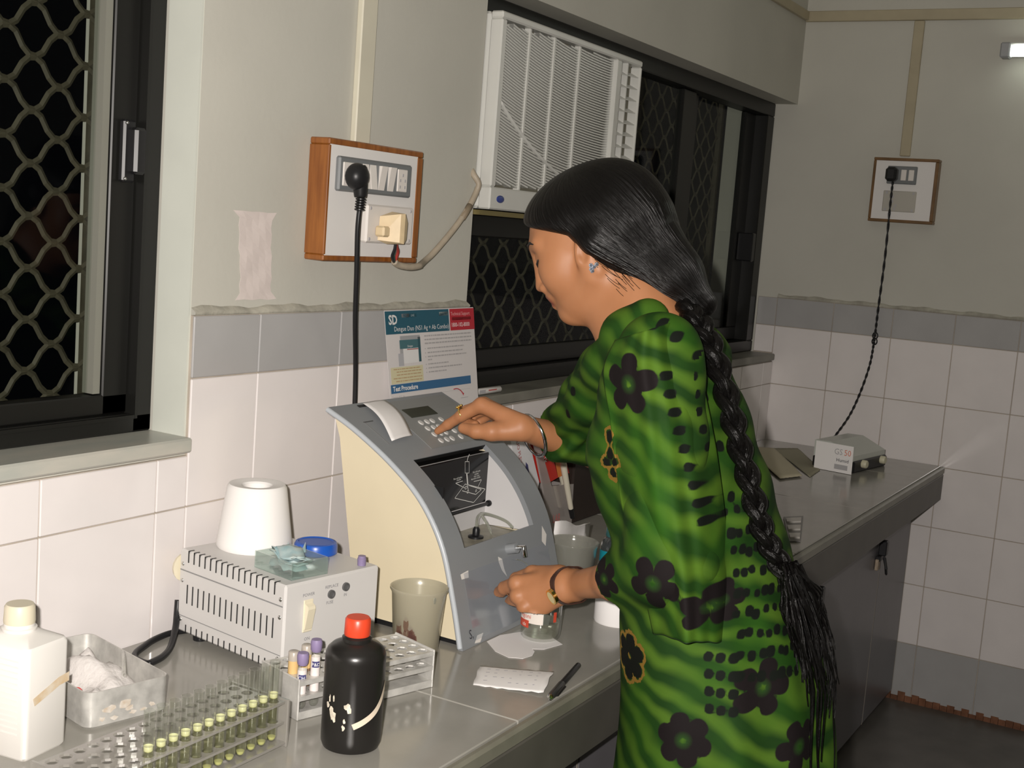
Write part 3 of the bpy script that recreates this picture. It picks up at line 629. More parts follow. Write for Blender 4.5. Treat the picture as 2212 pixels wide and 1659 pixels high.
# aspiration switch, tape, film
kb = Vector(surf(0.172, 0.124, 0.0)); kd = (Vector(surf(0.172, 0.124, 1.0))-kb).normalized()
b = MB(); b.tube([tuple(kb), tuple(kb+kd*0.018)], 0.0085, 16); b.build('aspiration_boss', greyp, an, smooth=50)
b = MB(); b.tube([tuple(kb+kd*0.016), tuple(kb+kd*0.030), tuple(kb+kd*0.030+Vector((0.004, -0.001, -0.016)))], 0.0042, 12); b.build('aspiration_lever', chrome, an, smooth=50)
MB().tube([surf(x, t, 0.004) for x, t in ((0.186, 0.104), (0.20, 0.100), (0.214, 0.092), (0.224, 0.080))], 0.0008, 6).build('sample_tube', clearw, an)
tape = mat('white_tape', (0.74, 0.71, 0.67), 0.5)
onsurf('tape_piece', [(.025, .104), (.045, .103), (.047, .114), (.024, .112)], tape, an); onsurf('tape_piece', [(.138, .118), (.149, .112), (.150, .096), (.155, .082), (.143, .094), (.137, .109)], tape, an)
onsurf('tape_piece', [(.283, .117), (.293, .107), (.303, .125), (.294, .142)], tape, an); onsurf('tape_piece', [(.034, .004), (.050, .002), (.062, .014), (.044, .014)], tape, an)
bb = MB(); rows = [[surf(x, t, 0.0015+0.0012*math.sin(x*60)) for x in np.linspace(0.030, 0.30, 14)] for t in np.linspace(0.008, 0.112, 9)]; bb.grid(rows).build('plastic_film', film_m, an, smooth=True)
text('ink_mark', 'S,', 0.020, (0, 0, 0), (1, 0, 0), (0, 0, 1), ink, an, fn=lambda x, y: surf(0.022+x*0.9, 0.013+y, 0.0008))

# ---------------------------------------------------------------- stabiliser box and what lies on it
boxm = mat('box_white', (0.60, 0.585, 0.57), 0.4, var=0.02, vscale=10)
slotm = mat('slot_black', (0.02, 0.02, 0.02), 0.8)
ba = math.atan2(-0.028, 0.17); F = frame((1.292, -0.262, 0.0), ba)   # local x along the front face, local y back along the vented side
BW, BD, BZ0, BZ1 = 0.176, 0.235, 0.787, 0.910
st = thing('voltage_stabilizer', (1.40, -0.16, ZC), 'white metal stabilizer box with vent slots carrying the cone roll and blue lid', 'stabilizer')
b = MB(); b.cbox((0, 0, BZ0), (BW, BD, BZ1), 0.003, F); b.build('case', boxm, st)
b = MB(); b.box((-0.0009, 0.004, 0.879), (0.0, BD-0.004, 0.8805), F); b.box((-0.0009, 0.004, 0.811), (0.0, BD-0.004, 0.8118), F); b.build('seam', mat('seam_grey', (0.25, 0.25, 0.25), 0.7), st)
def slots(za, zb_, n=16, top=False):
    bb = MB()
    for i in range(n):
        y = 0.022+i*(BD-0.044)/(n-1)
        bb.box((-0.0008, y-0.0009, za), (0.0004, y+0.0009, zb_), F)
        if top: bb.box((-0.0008, y-0.0009, BZ1-0.0004), (0.009, y+0.0009, BZ1+0.0006), F)
    bb.build('vent_slots', slotm, st, kind='stuff')
slots(0.893, 0.9105, 16, True); slots(0.832, 0.860, 16); slots(0.789, 0.800, 16)
for y in (0.009, BD-0.009):
    for z in (0.889, 0.864, 0.806): MB().ell((-0.0005, y, z), (0.0015, 0.0032, 0.0032), 10, 6, F).build('screw', steel, st, smooth=True)
b = MB(); b.cbox((0.033, -0.002, 0.838), (0.050, 0.0005, 0.884), 0.001, F); sw = b.build('rocker_switch', mat('ivory', (0.72, 0.66, 0.50), 0.35), st)
b = MB(); b.hull([F(p) for p in [(0.035, -0.002, 0.842), (0.048, -0.002, 0.842), (0.035, -0.002, 0.879), (0.048, -0.002, 0.879), (0.035, -0.0035, 0.843), (0.048, -0.0035, 0.843), (0.035, -0.009, 0.872), (0.048, -0.009, 0.872), (0.035, -0.008, 0.876), (0.048, -0.008, 0.876)]]); b.build('rocker', MT['ivory'], sw)
for x, z in ((0.083, 0.884), (0.110, 0.890)):
    b = MB(); b.lathe([(0.0062, 0.0), (0.0062, 0.003), (0.0045, 0.003), (0.0040, 0.0008), (0.0, 0.0008)], n=16, fr=lambda p, x=x, z=z: F((x+p[0], -p[2], z+p[1]))); b.build('fuse_holder', mat('fuse_grey', (0.10, 0.10, 0.10), 0.35), st, smooth=40)
fx, fy = Vector(F((1, 0, 0)))-Vector(F((0, 0, 0))), Vector((0, 0, 1))
for s_, x, z, sz in (('POWER', 0.0305, 0.889, 0.0062), ('ON', 0.037, 0.826, 0.0065), ('REPLACE', 0.071, 0.8935, 0.0062), ('FUSE', 0.0745, 0.8705, 0.0062), ('IN', 0.107, 0.8765, 0.006)):
    text('lettering', s_, sz, F((x, -0.0006, z)), fx, fy, mat('letter_grey', (0.17, 0.17, 0.19), 0.6), st)
b = MB()   # printed leaf sprig
def fl2(p): return F((p[0], -0.0008, p[1]))
def lstroke(pts, wd):
    for p, q in zip(pts[:-1], pts[1:]):
        d = Vector((q[0]-p[0], q[1]-p[1])); n = Vector((-d.y, d.x)).normalized()*wd
        b.add([fl2((p[0]+n.x, p[1]+n.y)), fl2((q[0]+n.x, q[1]+n.y)), fl2((q[0]-n.x, q[1]-n.y)), fl2((p[0]-n.x, p[1]-n.y))], [(0, 1, 2, 3)])
lstroke([(0.022, 0.817), (0.032, 0.812), (0.045, 0.812), (0.058, 0.820)], 0.0004); lstroke([(0.030, 0.812), (0.037, 0.802), (0.044, 0.796)], 0.0004); lstroke([(0.045, 0.812), (0.055, 0.808)], 0.0004)
for k in range(3):
    x, z = 0.027-0.0035*k, 0.805-0.0045*k
    for sx_ in (-1, 1):
        b.add([fl2(p) for p in [(x, z), (x+sx_*0.004, z-0.0005), (x+sx_*0.0055, z-0.0045), (x+sx_*0.002, z-0.002)]], [(0, 1, 2, 3)])
b.build('printed_sprig', ink, st, weld=False)
for x, y in ((0.02, 0.03), (0.155, 0.03), (0.02, 0.205), (0.155, 0.205)):
    b = MB(); b.lathe([(0.010, ZC+0.0005), (0.011, BZ0)], n=14, fr=lambda p, x=x, y=y: F((x+p[0], y+p[1], p[2]))); b.build('foot', black_pl, st, smooth=40)
b = MB(); b.lathe([(0.022, 0.0), (0.020, 0.006), (0.0, 0.008)], n=16, fr=lambda p: F((0.012+p[0], BD+p[2], 0.88+p[1]))); b.build('rear_button', MT['ivory'], st, smooth=40)
cb2 = thing('black_mains_cable', (1.30, -0.02, ZC), 'loose loop of black mains cable on the counter behind the steel tray', 'cable')
c1 = [(1.335, -0.026, 0.83), (1.330, -0.030, 0.812), (1.318, -0.04, 0.795), (1.285, -0.065, 0.782), (1.25, -0.085, 0.7803), (1.215, -0.092, 0.7803)]
c2 = [(1.352, -0.030, 0.7803), (1.325, -0.022, 0.7803), (1.29, -0.026, 0.7803), (1.262, -0.036, 0.7803), (1.235, -0.048, 0.7803), (1.218, -0.065, 0.7803), (1.215, -0.092, 0.7803)]
MB().tube(spline(c1, 6), 0.0048, 8).build('cable', black_pl, cb2, smooth=True); MB().tube(spline(c2, 6), 0.0048, 8).build('cable', black_pl, cb2, smooth=True)
# cone of white paper roll
b = MB(); b.lathe([(0.002, 0.0), (0.0540, 0.0), (0.0562, 0.004), (0.0556, 0.010), (0.0440, 0.091), (0.041, 0.0955), (0.0365, 0.0955), (0.023, 0.0935), (0.0205, 0.091), (0.019, 0.063), (0.0, 0.063)], (1.4145, -0.097, 0.9103), 40)
tag(b.build('cone_roll', mat('roll_white', (0.80, 0.78, 0.76), 0.7), smooth=35), 'tall white cone-shaped roll standing on the stabilizer box', 'roll')
bl = mat('blue_lid', (0.012, 0.085, 0.42), 0.3)
b = MB(); b.lathe([(0.0, 0.0), (0.030, 0.0), (0.032, 0.002), (0.032, 0.013), (0.030, 0.017), (0.0265, 0.0178), (0.025, 0.0165), (0.0, 0.0165)], (1.4525, -0.183, 0.9103), 32); tag(b.build('bottle_lid', bl, smooth=40), 'round blue screw lid lying on the stabilizer box', 'lid')
purp = mat('purple_cap', (0.24, 0.19, 0.33), 0.45)
b = MB(); b.lathe([(0.0062, 0.0), (0.0066, 0.010), (0.0056, 0.011), (0.0056, 0.014), (0.0, 0.014)], (1.447, -0.272, 0.9103), 16); tag(b.build('purple_stopper', purp, smooth=40), 'single purple tube cap standing at the right edge of the box', 'cap')
hz = clear_mat('hazy_tray', (0.92, 0.96, 0.94), 0.35, 0.1, 0.16, (0.55, 0.62, 0.60))
tr = thing('clear_tray', (1.365, -0.21, 0.9103), 'small clear plastic tray of pale blue pouches on the box corner', 'tray')
TF = frame((1.315, -0.252, 0.9103), math.atan2(-0.012, 0.06))
b = MB()
L_, W_ = 0.082, 0.064
for a, c in [((0, 0, 0), (W_, L_, 0.0015)), ((0, 0, 0), (W_, 0.0015, 0.024)), ((0, L_-0.0015, 0), (W_, L_, 0.024)), ((0, 0, 0), (0.0015, L_, 0.024)), ((W_-0.0015, 0, 0), (W_, L_, 0.024))]: b.box(a, c, TF)
b.build('tray_shell', hz, tr)
pou = mat('blue_pouch', (0.25, 0.42, 0.46), 0.4, col2=(0.50, 0.57, 0.55), vscale=60)
for k in range(5):
    rows = []; ang = 0.5+0.25*math.sin(k*2.1); cx_, cy_ = 0.030+0.006*math.sin(k*3), 0.040+0.008*math.cos(k*2)
    for i in range(7):
        row = []
        for j in range(5):
            u_, v_ = (i/6-0.5)*0.070, (j/4-0.5)*0.034
            x = cx_+u_*math.sin(ang)*0.55+v_*math.cos(ang); y = cy_+u_*math.cos(ang)-v_*math.sin(ang)
            x = min(max(x, 0.004), W_-0.004); y = min(max(y, 0.004), L_-0.004)
            row.append(TF((x, y, 0.007+0.0058*k+0.005*math.sin(i*1.1+k)+0.002*math.sin(j*2+k))))
        rows.append(row)
    MB().grid(rows).build('pouch', pou, tr, solid=0.0008, smooth=True)
b = MB(); b.hull([TF(p) for p in [(0.030, 0.05, 0.024), (0.040, 0.052, 0.024), (0.034, 0.056, 0.024), (0.033, 0.052, 0.039)]]); b.hull([TF(p) for p in [(0.050, 0.04, 0.022), (0.058, 0.042, 0.022), (0.052, 0.046, 0.022), (0.055, 0.040, 0.038)]]); b.build('pouch_corner', pou, tr)

# ---------------------------------------------------------------- bottles
bb_ = thing('black_bottle', (1.193, -0.458, ZC), 'big black plastic bottle with red screw cap at the counter front', 'bottle')
blk = mat('bottle_black', (0.013, 0.012, 0.011), 0.3, spec=0.5)
c = (1.189, -0.459, ZC)
b = MB(); b.lathe([(0.0, 0.003), (0.028, 0.0), (0.034, 0.003), (0.0362, 0.009), (0.0365, 0.018), (0.0365, 0.112), (0.0362, 0.117), (0.0342, 0.1225), (0.029, 0.1275), (0.021, 0.131), (0.0180, 0.1325), (0.0178, 0.1365), (0.0152, 0.138), (0.0152, 0.142), (0.0, 0.142)], c, 48); b.build('bottle_body', blk, bb_, smooth=40)
b = MB(); n = 40; prof = []
b.lathe([(0.0, 0.139), (0.0153, 0.139), (0.0159, 0.141), (0.0154, 0.1585), (0.0136, 0.161), (0.0, 0.1612)], c, 36); b.build('screw_cap', mat('red_cap', (0.62, 0.055, 0.02), 0.35), bb_, smooth=40, label='red ribbed screw cap')
def wrap(name, pts, m, par, c, r, k=10, w_=0.004):
    """a ribbon on the bottle's wall: (angle in degrees from the camera, height) centre line"""
    base = math.atan2(-1.32-c[1], 0-c[0]); P = [Vector((p[0], p[1], 0)) for p in pts]; P = spline(P, k); bb = MB(); rows = []
    for i, p in enumerate(P):
        d = P[min(i+1, len(P)-1)]-P[max(i-1, 0)]; dn = Vector((-d.y, d.x*math.radians(1)*r*1.0/1.0, 0)); L = math.hypot(d.x*math.radians(1)*r, d.y)
        ox, oz = -d.y/L*w_, d.x*math.radians(1)*r/L*w_
        row = []
        for s_ in (-1, 1):
            a = base+math.radians(p.x)+s_*ox/r; row.append((c[0]+(r+0.0005)*math.cos(a), c[1]+(r+0.0005)*math.sin(a), c[2]+p.y+s_*oz))
        rows.append(row)
    return bb.grid(rows).build(name, m, par, smooth=True)
wrap('paper_strip', [(2, 0.038), (22, 0.044), (45, 0.053), (62, 0.064), (76, 0.077), (84, 0.085)], mat('strip_paper', (0.66, 0.56, 0.44), 0.7), bb_, c, 0.0365, w_=0.0036)
rest = mat('label_rests', (0.60, 0.54, 0.44), 0.8, var=0.3, vscale=200)
b = MB(); rnd = random.Random(3); base = math.atan2(-1.32-c[1], -c[0])
for (a0, z0, sw_, sh_) in ((-42, .052, 12, .009), (-36, .047, 10, .007), (-10, .062, 13, .005), (-6, .058, 9, .004), (-52, .060, 8, .005), (-38, .070, 4, .004), (-14, .044, 5, .003), (-15, .036, 7, .004), (-48, .068, 5, .005)):
    pts = []
    for k in range(9):
        t = 2*math.pi*k/9; rr = 0.6+0.6*rnd.random(); a = base+math.radians(a0+sw_*0.5*rr*math.cos(t)); z = z0+sh_*rr*math.sin(t); pts.append((c[0]+0.0369*math.cos(a), c[1]+0.0369*math.sin(a), ZC+z))
    b.add(pts, [tuple(range(9))])
b.build('label_scraps', rest, bb_, weld=False)

wb = thing('white_bottle', (0.955, -0.16, ZC), 'tall square white plastic bottle with taped front at the left edge', 'bottle')
wbm = mat('bottle_white', (0.70, 0.68, 0.645), 0.4)
A_, B_ = Vector((0.914, -0.213)), Vector((0.980, -0.205)); WF = frame((0.9145, -0.2125, ZC), math.atan2(0.008, 0.066))
def rrect(x0, y0, x1, y1, r, n=5):
    out = []
    for cx_, cy_, a0 in ((x1-r, y1-r, 0), (x0+r, y1-r, 90), (x0+r, y0+r, 180), (x1-r, y0+r, 270)):
        for k in range(n): a = math.radians(a0+90*k/(n-1)); out.append((cx_+r*math.cos(a), cy_+r*math.sin(a)))
    return out
def loft(secs, fr, cap=True):
    bb = MB(); n = len(secs[0][0]); vs = []; fs = []
    for pts, z in secs: vs += [fr((p[0], p[1], z)) for p in pts]
    for i in range(len(secs)-1):
        for k in range(n): fs.append((i*n+k, i*n+(k+1) % n, (i+1)*n+(k+1) % n, (i+1)*n+k))
    if cap: fs.append(tuple(range(n))[::-1]); fs.append(tuple((len(secs)-1)*n+k for k in range(n)))
    return bb.add(vs, fs)
w0, d0 = 0.0665, 0.088
secs = [(rrect(0.003, 0.003, w0-0.003, d0-0.003, 0.006), 0.0), (rrect(0, 0, w0, d0, 0.007), 0.004), (rrect(0, 0, w0, d0, 0.007), 0.126), (rrect(0.002, 0.002, w0-0.002, d0-0.002, 0.008), 0.1305), (rrect(0.014, 0.022, w0-0.014, d0-0.022, 0.018), 0.1375), (rrect(0.016, 0.026, w0-0.016, d0-0.026, 0.017), 0.139)]
loft(secs, WF).build('bottle_body', wbm, wb, smooth=40)
b = MB(); cc = WF((0.033, 0.044, 0)); b.lathe([(0.0, 0.1385), (0.0190, 0.1385), (0.0195, 0.142), (0.0172, 0.143), (0.0172, 0.147), (0, 0.147)], cc, 32); b.build('neck_ring', wbm, wb, smooth=40)
b = MB(); b.lathe([(0.0, 0.147), (0.0172, 0.147), (0.0176, 0.150), (0.0168, 0.166), (0.0150, 0.169), (0.0, 0.1692)], cc, 32); b.build('screw_cap', mat('cap_ivory', (0.60, 0.55, 0.42), 0.45), wb, smooth=40, label='ivory ribbed screw cap')
b = MB(); b.add([WF(p) for p in [(0.0665, -0.0006, 0.088), (0.050, -0.0006, 0.086), (0.030, -0.0006, 0.079), (0.010, -0.0006, 0.072), (0.013, -0.0006, 0.063), (0.032, -0.0006, 0.069), (0.052, -0.0006, 0.076), (0.0665, -0.0006, 0.077)]], [(0, 1, 2, 3, 4, 5, 6, 7)]); b.build('tape', mat('masking_tape', (0.56, 0.40, 0.22), 0.6, col2=(0.66, 0.60, 0.50), vscale=60), wb)
b = MB()
for i in range(14): b.box((-0.0004, 0.012, 0.03+i*0.0065), (0.0, 0.07, 0.0315+i*0.0065), WF)
b.build('raised_scale', wbm, wb)
ws = thing('wash_bottle', (0.945, -0.05, ZC), 'milky wash bottle with red mark half hidden behind the white bottle', 'bottle')
milky = clear_mat('milky_plastic', (0.8, 0.8, 0.72), 0.3, 0.15, 0.75, (0.60, 0.56, 0.45))
c = (0.948, -0.052, ZC)
b = MB(); b.lathe([(0.0, 0.0), (0.032, 0.0), (0.034, 0.004), (0.034, 0.10), (0.028, 0.112), (0.018, 0.116)], c, 32, cap=False); b.build('bottle_body', milky, ws, smooth=40)
b = MB(); b.lathe([(0.0255, 0.112), (0.0262, 0.115), (0.0255, 0.138), (0.0215, 0.146), (0.012, 0.150), (0.007, 0.151), (0.006, 0.158), (0.003, 0.162)], c, 32); b.build('screw_cap', mat('dull_cap', (0.50, 0.46, 0.35), 0.5), ws, smooth=40)
MB().tube(spline([(c[0], c[1], ZC+0.155), (c[0]-0.001, c[1], ZC+0.19), (c[0]-0.015, c[1]-0.005, ZC+0.205), (c[0]-0.04, c[1]-0.012, ZC+0.20)], 6), 0.0032, 8).build('spout', MT['dull_cap'], ws, smooth=True)
MB().tube([(c[0]-0.030, c[1]-0.024, ZC+0.138), (c[0]-0.010, c[1]-0.029, ZC+0.124), (c[0]+0.006, c[1]-0.030, ZC+0.110)], 0.0022, 6).build('red_mark', mat('red_mark', (0.45, 0.12, 0.10), 0.6), ws)

# ---------------------------------------------------------------- steel tray
ty = thing('steel_tray', (1.10, -0.12, ZC), 'dented steel tray holding cotton wool and glass tubes beside the white bottle', 'tray')
YF = frame((1.0155, -0.197, ZC), math.atan2(-0.025, 0.109)); TWd, TLn, THt = 0.113, 0.198, 0.047
out0 = rrect(0.004, 0.004, TWd-0.004, TLn-0.004, 0.012, 6); out1 = rrect(0, 0, TWd, TLn, 0.013, 6); in1 = rrect(0.002, 0.002, TWd-0.002, TLn-0.002, 0.012, 6); in0 = rrect(0.006, 0.006, TWd-0.006, TLn-0.006, 0.011, 6)
loft([(out0, 0.0), (out1, 0.004), (out1, THt), (in1, THt), (in0, 0.004)], YF).build('tray_shell', alu_old, ty, smooth=35)
b = MB(); rnd = random.Random(5)
for (x, z, s_) in ((0.030, 0.022, .010), (0.050, 0.026, .012), (0.056, 0.018, .008), (0.020, 0.012, .006), (0.036, 0.010, .006), (0.062, 0.012, .006), (0.088, 0.016, .006), (0.076, 0.012, .005)):
    pts = [YF((x+s_*(0.5+0.6*rnd.random())*math.cos(t), -0.0007, z+0.55*s_*(0.5+0.6*rnd.random())*math.sin(t))) for t in np.linspace(0, 2*math.pi, 10)[:-1]]; b.add(pts, [tuple(range(9))])
b.build('dried_splashes', mat('splash', (0.60, 0.57, 0.52), 0.8, col2=(0.46, 0.38, 0.29), vscale=150), ty, weld=False)
rows = []; wool = mat('cotton_wool', (0.62, 0.59, 0.57), 0.95, bump=0.8, bscale=140)
for i in range(22):
    row = []
    for j in range(16):
        x, y = 0.014+(TWd-0.022)*j/15, 0.012+(TLn-0.03)*i/21; e = min(j, 15-j, i, 21-i)/4; e = min(1, e)
        row.append(YF((x, y, 0.010+e*(0.030+0.009*math.sin(i*0.55+j*0.3)+0.006*math.sin(j*0.9+i*0.2)+0.003*rnd.random()))))
    rows.append(row)
tag(MB().grid(rows).build('cotton_wool', wool, smooth=True), 'heap of white cotton wool lying in the steel tray', 'cotton')
for k, (x0, y0, x1, y1, z0, z1) in enumerate(((0.012, 0.055, 0.020, 0.12, 0.030, 0.012), (0.020, 0.03, 0.060, 0.012, 0.040, 0.046), (0.060, 0.02, 0.10, 0.09, 0.052, 0.050))):
    p, q = Vector(YF((x0, y0, z0))), Vector(YF((x1, y1, z1)))
    if k == 0:
        t_ = thing('capped_tube', tuple(p), 'small tube with red stopper lying at the tray end near the white bottle', 'tube'); MB().tube([tuple(p), tuple(q)], 0.006, 12).build('glass', mat('amber_tube', (0.36, 0.22, 0.12), 0.25), t_, smooth=50); d = (p-q).normalized()
        MB().tube([tuple(p), tuple(p+d*0.012)], 0.0072, 12).build('stopper', mat('red_stopper', (0.45, 0.05, 0.05), 0.4), t_, smooth=50)
    elif k == 2:
        for s_ in (0, 1):
            o_ = Vector((0.006*s_, 0.008*s_, 0)); tt = MB().tube([tuple(p+o_), tuple(q+o_)], 0.0022, 8, cap=False).build('glass_rod', glass_m, smooth=True)
            tag(tt, ['thin glass rod across the steel tray rim, nearer the white bottle', 'thin glass rod across the steel tray rim, nearer the tube rack'][s_], 'rod', 'glass rods in the steel tray')
# ---------------------------------------------------------------- racks and tubes
def holed_plate(fr, x0, y0, nx, ny, px, py, r, z, th):
    bb = MB(); k8 = [(math.cos(math.radians(22.5+45*k)), math.sin(math.radians(22.5+45*k))) for k in range(8)]
    for i in range(nx):
        for j in range(ny):
            cx_, cy_ = x0+(i+.5)*px, y0+(j+.5)*py; vs = []
            sq = [(px/2, py/4), (px/4, py/2), (-px/4, py/2), (-px/2, py/4), (-px/2, -py/4), (-px/4, -py/2), (px/4, -py/2), (px/2, -py/4)]
            for zz in (z, z-th):
                vs += [fr((cx_+q[0], cy_+q[1], zz)) for q in sq]+[fr((cx_+r*c_[0], cy_+r*c_[1], zz)) for c_ in k8]
            f = []
            for k in range(8):
                l = (k+1) % 8; f += [(k, l, 8+l, 8+k), (16+l, 16+k, 24+k, 24+l), (8+k, 8+l, 24+l, 24+k)]
            # square corners
            cs = [(px/2, py/2), (-px/2, py/2), (-px/2, -py/2), (px/2, -py/2)]; n0 = len(vs)
            for zz in (z, z-th): vs += [fr((cx_+q[0], cy_+q[1], zz)) for q in cs]
            for k, (a_, b_) in enumerate(((0, 1), (2, 3), (4, 5), (6, 7))): f += [(a_, n0+k, b_), (16+b_, n0+4+k, 16+a_)]
            bb.add(vs, f)
    X0, Y0, X1, Y1 = x0, y0, x0+nx*px, y0+ny*py; q = [(X0, Y0), (X1, Y0), (X1, Y1), (X0, Y1)]
    for (a_, c_) in zip(q, q[1:]+q[:1]): bb.add([fr((*a_, z)), fr((*c_, z)), fr((*c_, z-th)), fr((*a_, z-th))], [(0, 1, 2, 3)])
    return bb
RA = frame((1.204, -0.363, ZC), math.atan2(-0.063, 0.209)); RL, RD = 0.222, 0.086
ra = thing('tube_rack', (1.33, -0.35, ZC), 'worn aluminium three-shelf test tube rack behind the black bottle, mostly empty', 'rack')
for z, nm in ((0.051, 'top_shelf'), (0.031, 'middle_shelf')): holed_plate(RA, 0.003, 0.002, 11, 4, (RL-0.006)/11, (RD-0.004)/4, 0.0075, z, 0.0022).build(nm, alu_old, ra)
for z in (0.051, 0.031):
    b = MB(); b.box((0.001, -0.0005, z-0.006), (RL-0.001, 0.002, z+0.0003), RA); b.box((0.001, RD-0.002, z-0.006), (RL-0.001, RD+0.0005, z+0.0003), RA); b.build('shelf_lip', alu_old, ra)
b = MB(); b.cbox((0.001, 0, 0.006), (RL-0.001, RD, 0.009), 0.001, RA); b.box((0.001, -0.0005, 0.001), (RL-0.001, 0.002, 0.011), RA); b.build('bottom_shelf', alu_old, ra)
for x in (0.0, RL-0.003):
    b = MB(); b.cbox((x, -0.001, 0.0), (x+0.003, RD+0.001, 0.0535), 0.001, RA); b.build('end_plate', alu_old, ra)
# lavender-capped blood tubes
rpx, rpy = (RL-0.006)/11, (RD-0.004)/4
blab = mat('tube_label', (0.70, 0.64, 0.62), 0.5); navy = mat('label_navy', (0.05, 0.05, 0.16), 0.5); amber = mat('amber_label', (0.62, 0.42, 0.18), 0.5)
def blood_tube(i, j, word, label, zt, cap=True):
    x, y = 0.003+(i+.5)*rpx, 0.002+(j+.5)*rpy; c = RA((x, y, 0.0095)); c = (c[0], c[1], c[2])
    t = thing('blood_tube', c, label, 'tube', 'purple-capped blood tubes in the metal rack')
    b = MB(); b.lathe([(0, 0.0), (0.004, 0.001), (0.0058, 0.005), (0.0058, zt-0.012), (0.0052, zt-0.012)], c, 18, cap=False); b.build('glass', glass_m, t, smooth=50)
    b = MB(); b.lathe([(0.0060, 0.012), (0.0060, zt-0.022)], c, 18, cap=False); lb = b.build('label', blab, t, smooth=50)
    b = MB(); b.lathe([(0.0, zt-0.016), (0.0058, zt-0.016), (0.0072, zt-0.013), (0.0076, zt-0.004), (0.0066, zt), (0.0, zt)], c, 18); b.build('cap', purp, t, smooth=40)
    th0 = math.atan2(-1.32-c[1], -c[0]); zz = zt-0.034
    bb = MB(); rows = [[(c[0]+0.0062*math.cos(th0+a), c[1]+0.0062*math.sin(th0+a), c[2]+z) for z in (zz-0.0015, zz+0.0065)] for a in np.linspace(-0.75, 0.95, 10)]; bb.grid(rows).build('name_band', navy, lb)
    text('lettering', word, 0.0062, c, (1, 0, 0), (0, 0, 1), line_m, lb, fn=lambda X, Y: (c[0]+0.00645*math.cos(th0+(X-0.005)/0.0062), c[1]+0.00645*math.sin(th0+(X-0.005)/0.0062), c[2]+zz+0.0003+Y))
    return t
blood_tube(0, 0, 'CH', 'shorter purple-capped blood tube lettered CH at the left of the metal rack', 0.074)
blood_tube(1, 0, 'P&D', 'taller purple-capped blood tube lettered P&D touching the black bottle', 0.088)
def plain_tube(i, j, lab, m, top):
    x, y = 0.003+(i+.5)*rpx, 0.002+(j+.5)*rpy; c = RA((x, y, 0.0095)); t = thing('stoppered_tube', c, lab, 'tube', 'brown tubes behind the purple caps')
    b = MB(); b.lathe([(0, 0.0), (0.005, 0.002), (0.0065, 0.006), (0.0065, top-0.012)], c, 16, cap=False); b.build('glass', m, t, smooth=50)
    b = MB(); b.lathe([(0.0067, top-0.030), (0.0067, top-0.008)], c, 16, cap=False); b.build('label', amber, t, smooth=50)
    b = MB(); b.lathe([(0, top-0.012), (0.0070, top-0.012), (0.0070, top-0.001), (0.006, top), (0, top)], c, 16); b.build('stopper', mat('clear_stopper', (0.40, 0.36, 0.31), 0.3), t, smooth=50)
plain_tube(0, 1, 'brown-labelled tube standing just behind the CH blood tube', mat('brown_glass', (0.20, 0.12, 0.07), 0.25), 0.070)
plain_tube(1, 1, 'amber-labelled clear-stoppered tube standing just behind the P&D blood tube', MT['brown_glass'], 0.075)

acr = mat('rack_acrylic', (0.42, 0.40, 0.375), 0.3, var=0.06, vscale=30)
acr_c = clear_mat('clear_acrylic', (0.92, 0.93, 0.90), 0.4, 0.08, 0.62, (0.44, 0.42, 0.39))
RB = frame((0.838, -0.405, ZC), 0.0); BL, BDp, BZ = 0.300, 0.092, 0.058
rb = thing('tube_rack', (0.99, -0.36, ZC), 'clear acrylic rack at the counter front holding the row of yellow tubes', 'rack')
PXR, PYR, X0R = 0.018, 0.0205, 0.005
for z, nm in ((BZ, 'top_shelf'), (0.033, 'middle_shelf')): holed_plate(RB, X0R, 0.003, 16, 4, PXR, PYR, 0.0071, z, 0.003).build(nm, acr_c, rb)
b = MB(); b.cbox((0.003, 0.001, 0.004), (BL-0.003, BDp-0.001, 0.0075), 0.001, RB); b.build('bottom_shelf', acr_c, rb)
for x in (0.0, BL-0.0045): b = MB(); b.cbox((x, 0.0, 0.0), (x+0.0045, BDp, BZ+0.001), 0.001, RB); b.build('end_plate', acr_c, rb)
yl = clear_mat('yellow_liquid', (0.96, 0.96, 0.78), 0.5, 0.03, 0.06, (0.9, 0.9, 0.6)); ym = clear_mat('yellow_glint', (0.97, 0.97, 0.8), 0.6, 0.05, 0.92, (0.98, 0.97, 0.62))  # the second, pale and hazy, colours in the flash glints of the tubes
ordn = ['leftmost', 'second', 'third', 'fourth', 'fifth', 'sixth', 'seventh', 'eighth', 'ninth', 'tenth', 'eleventh', 'rightmost']
proto = None
x_first = 0.838+X0R+PXR*(4+0.5)
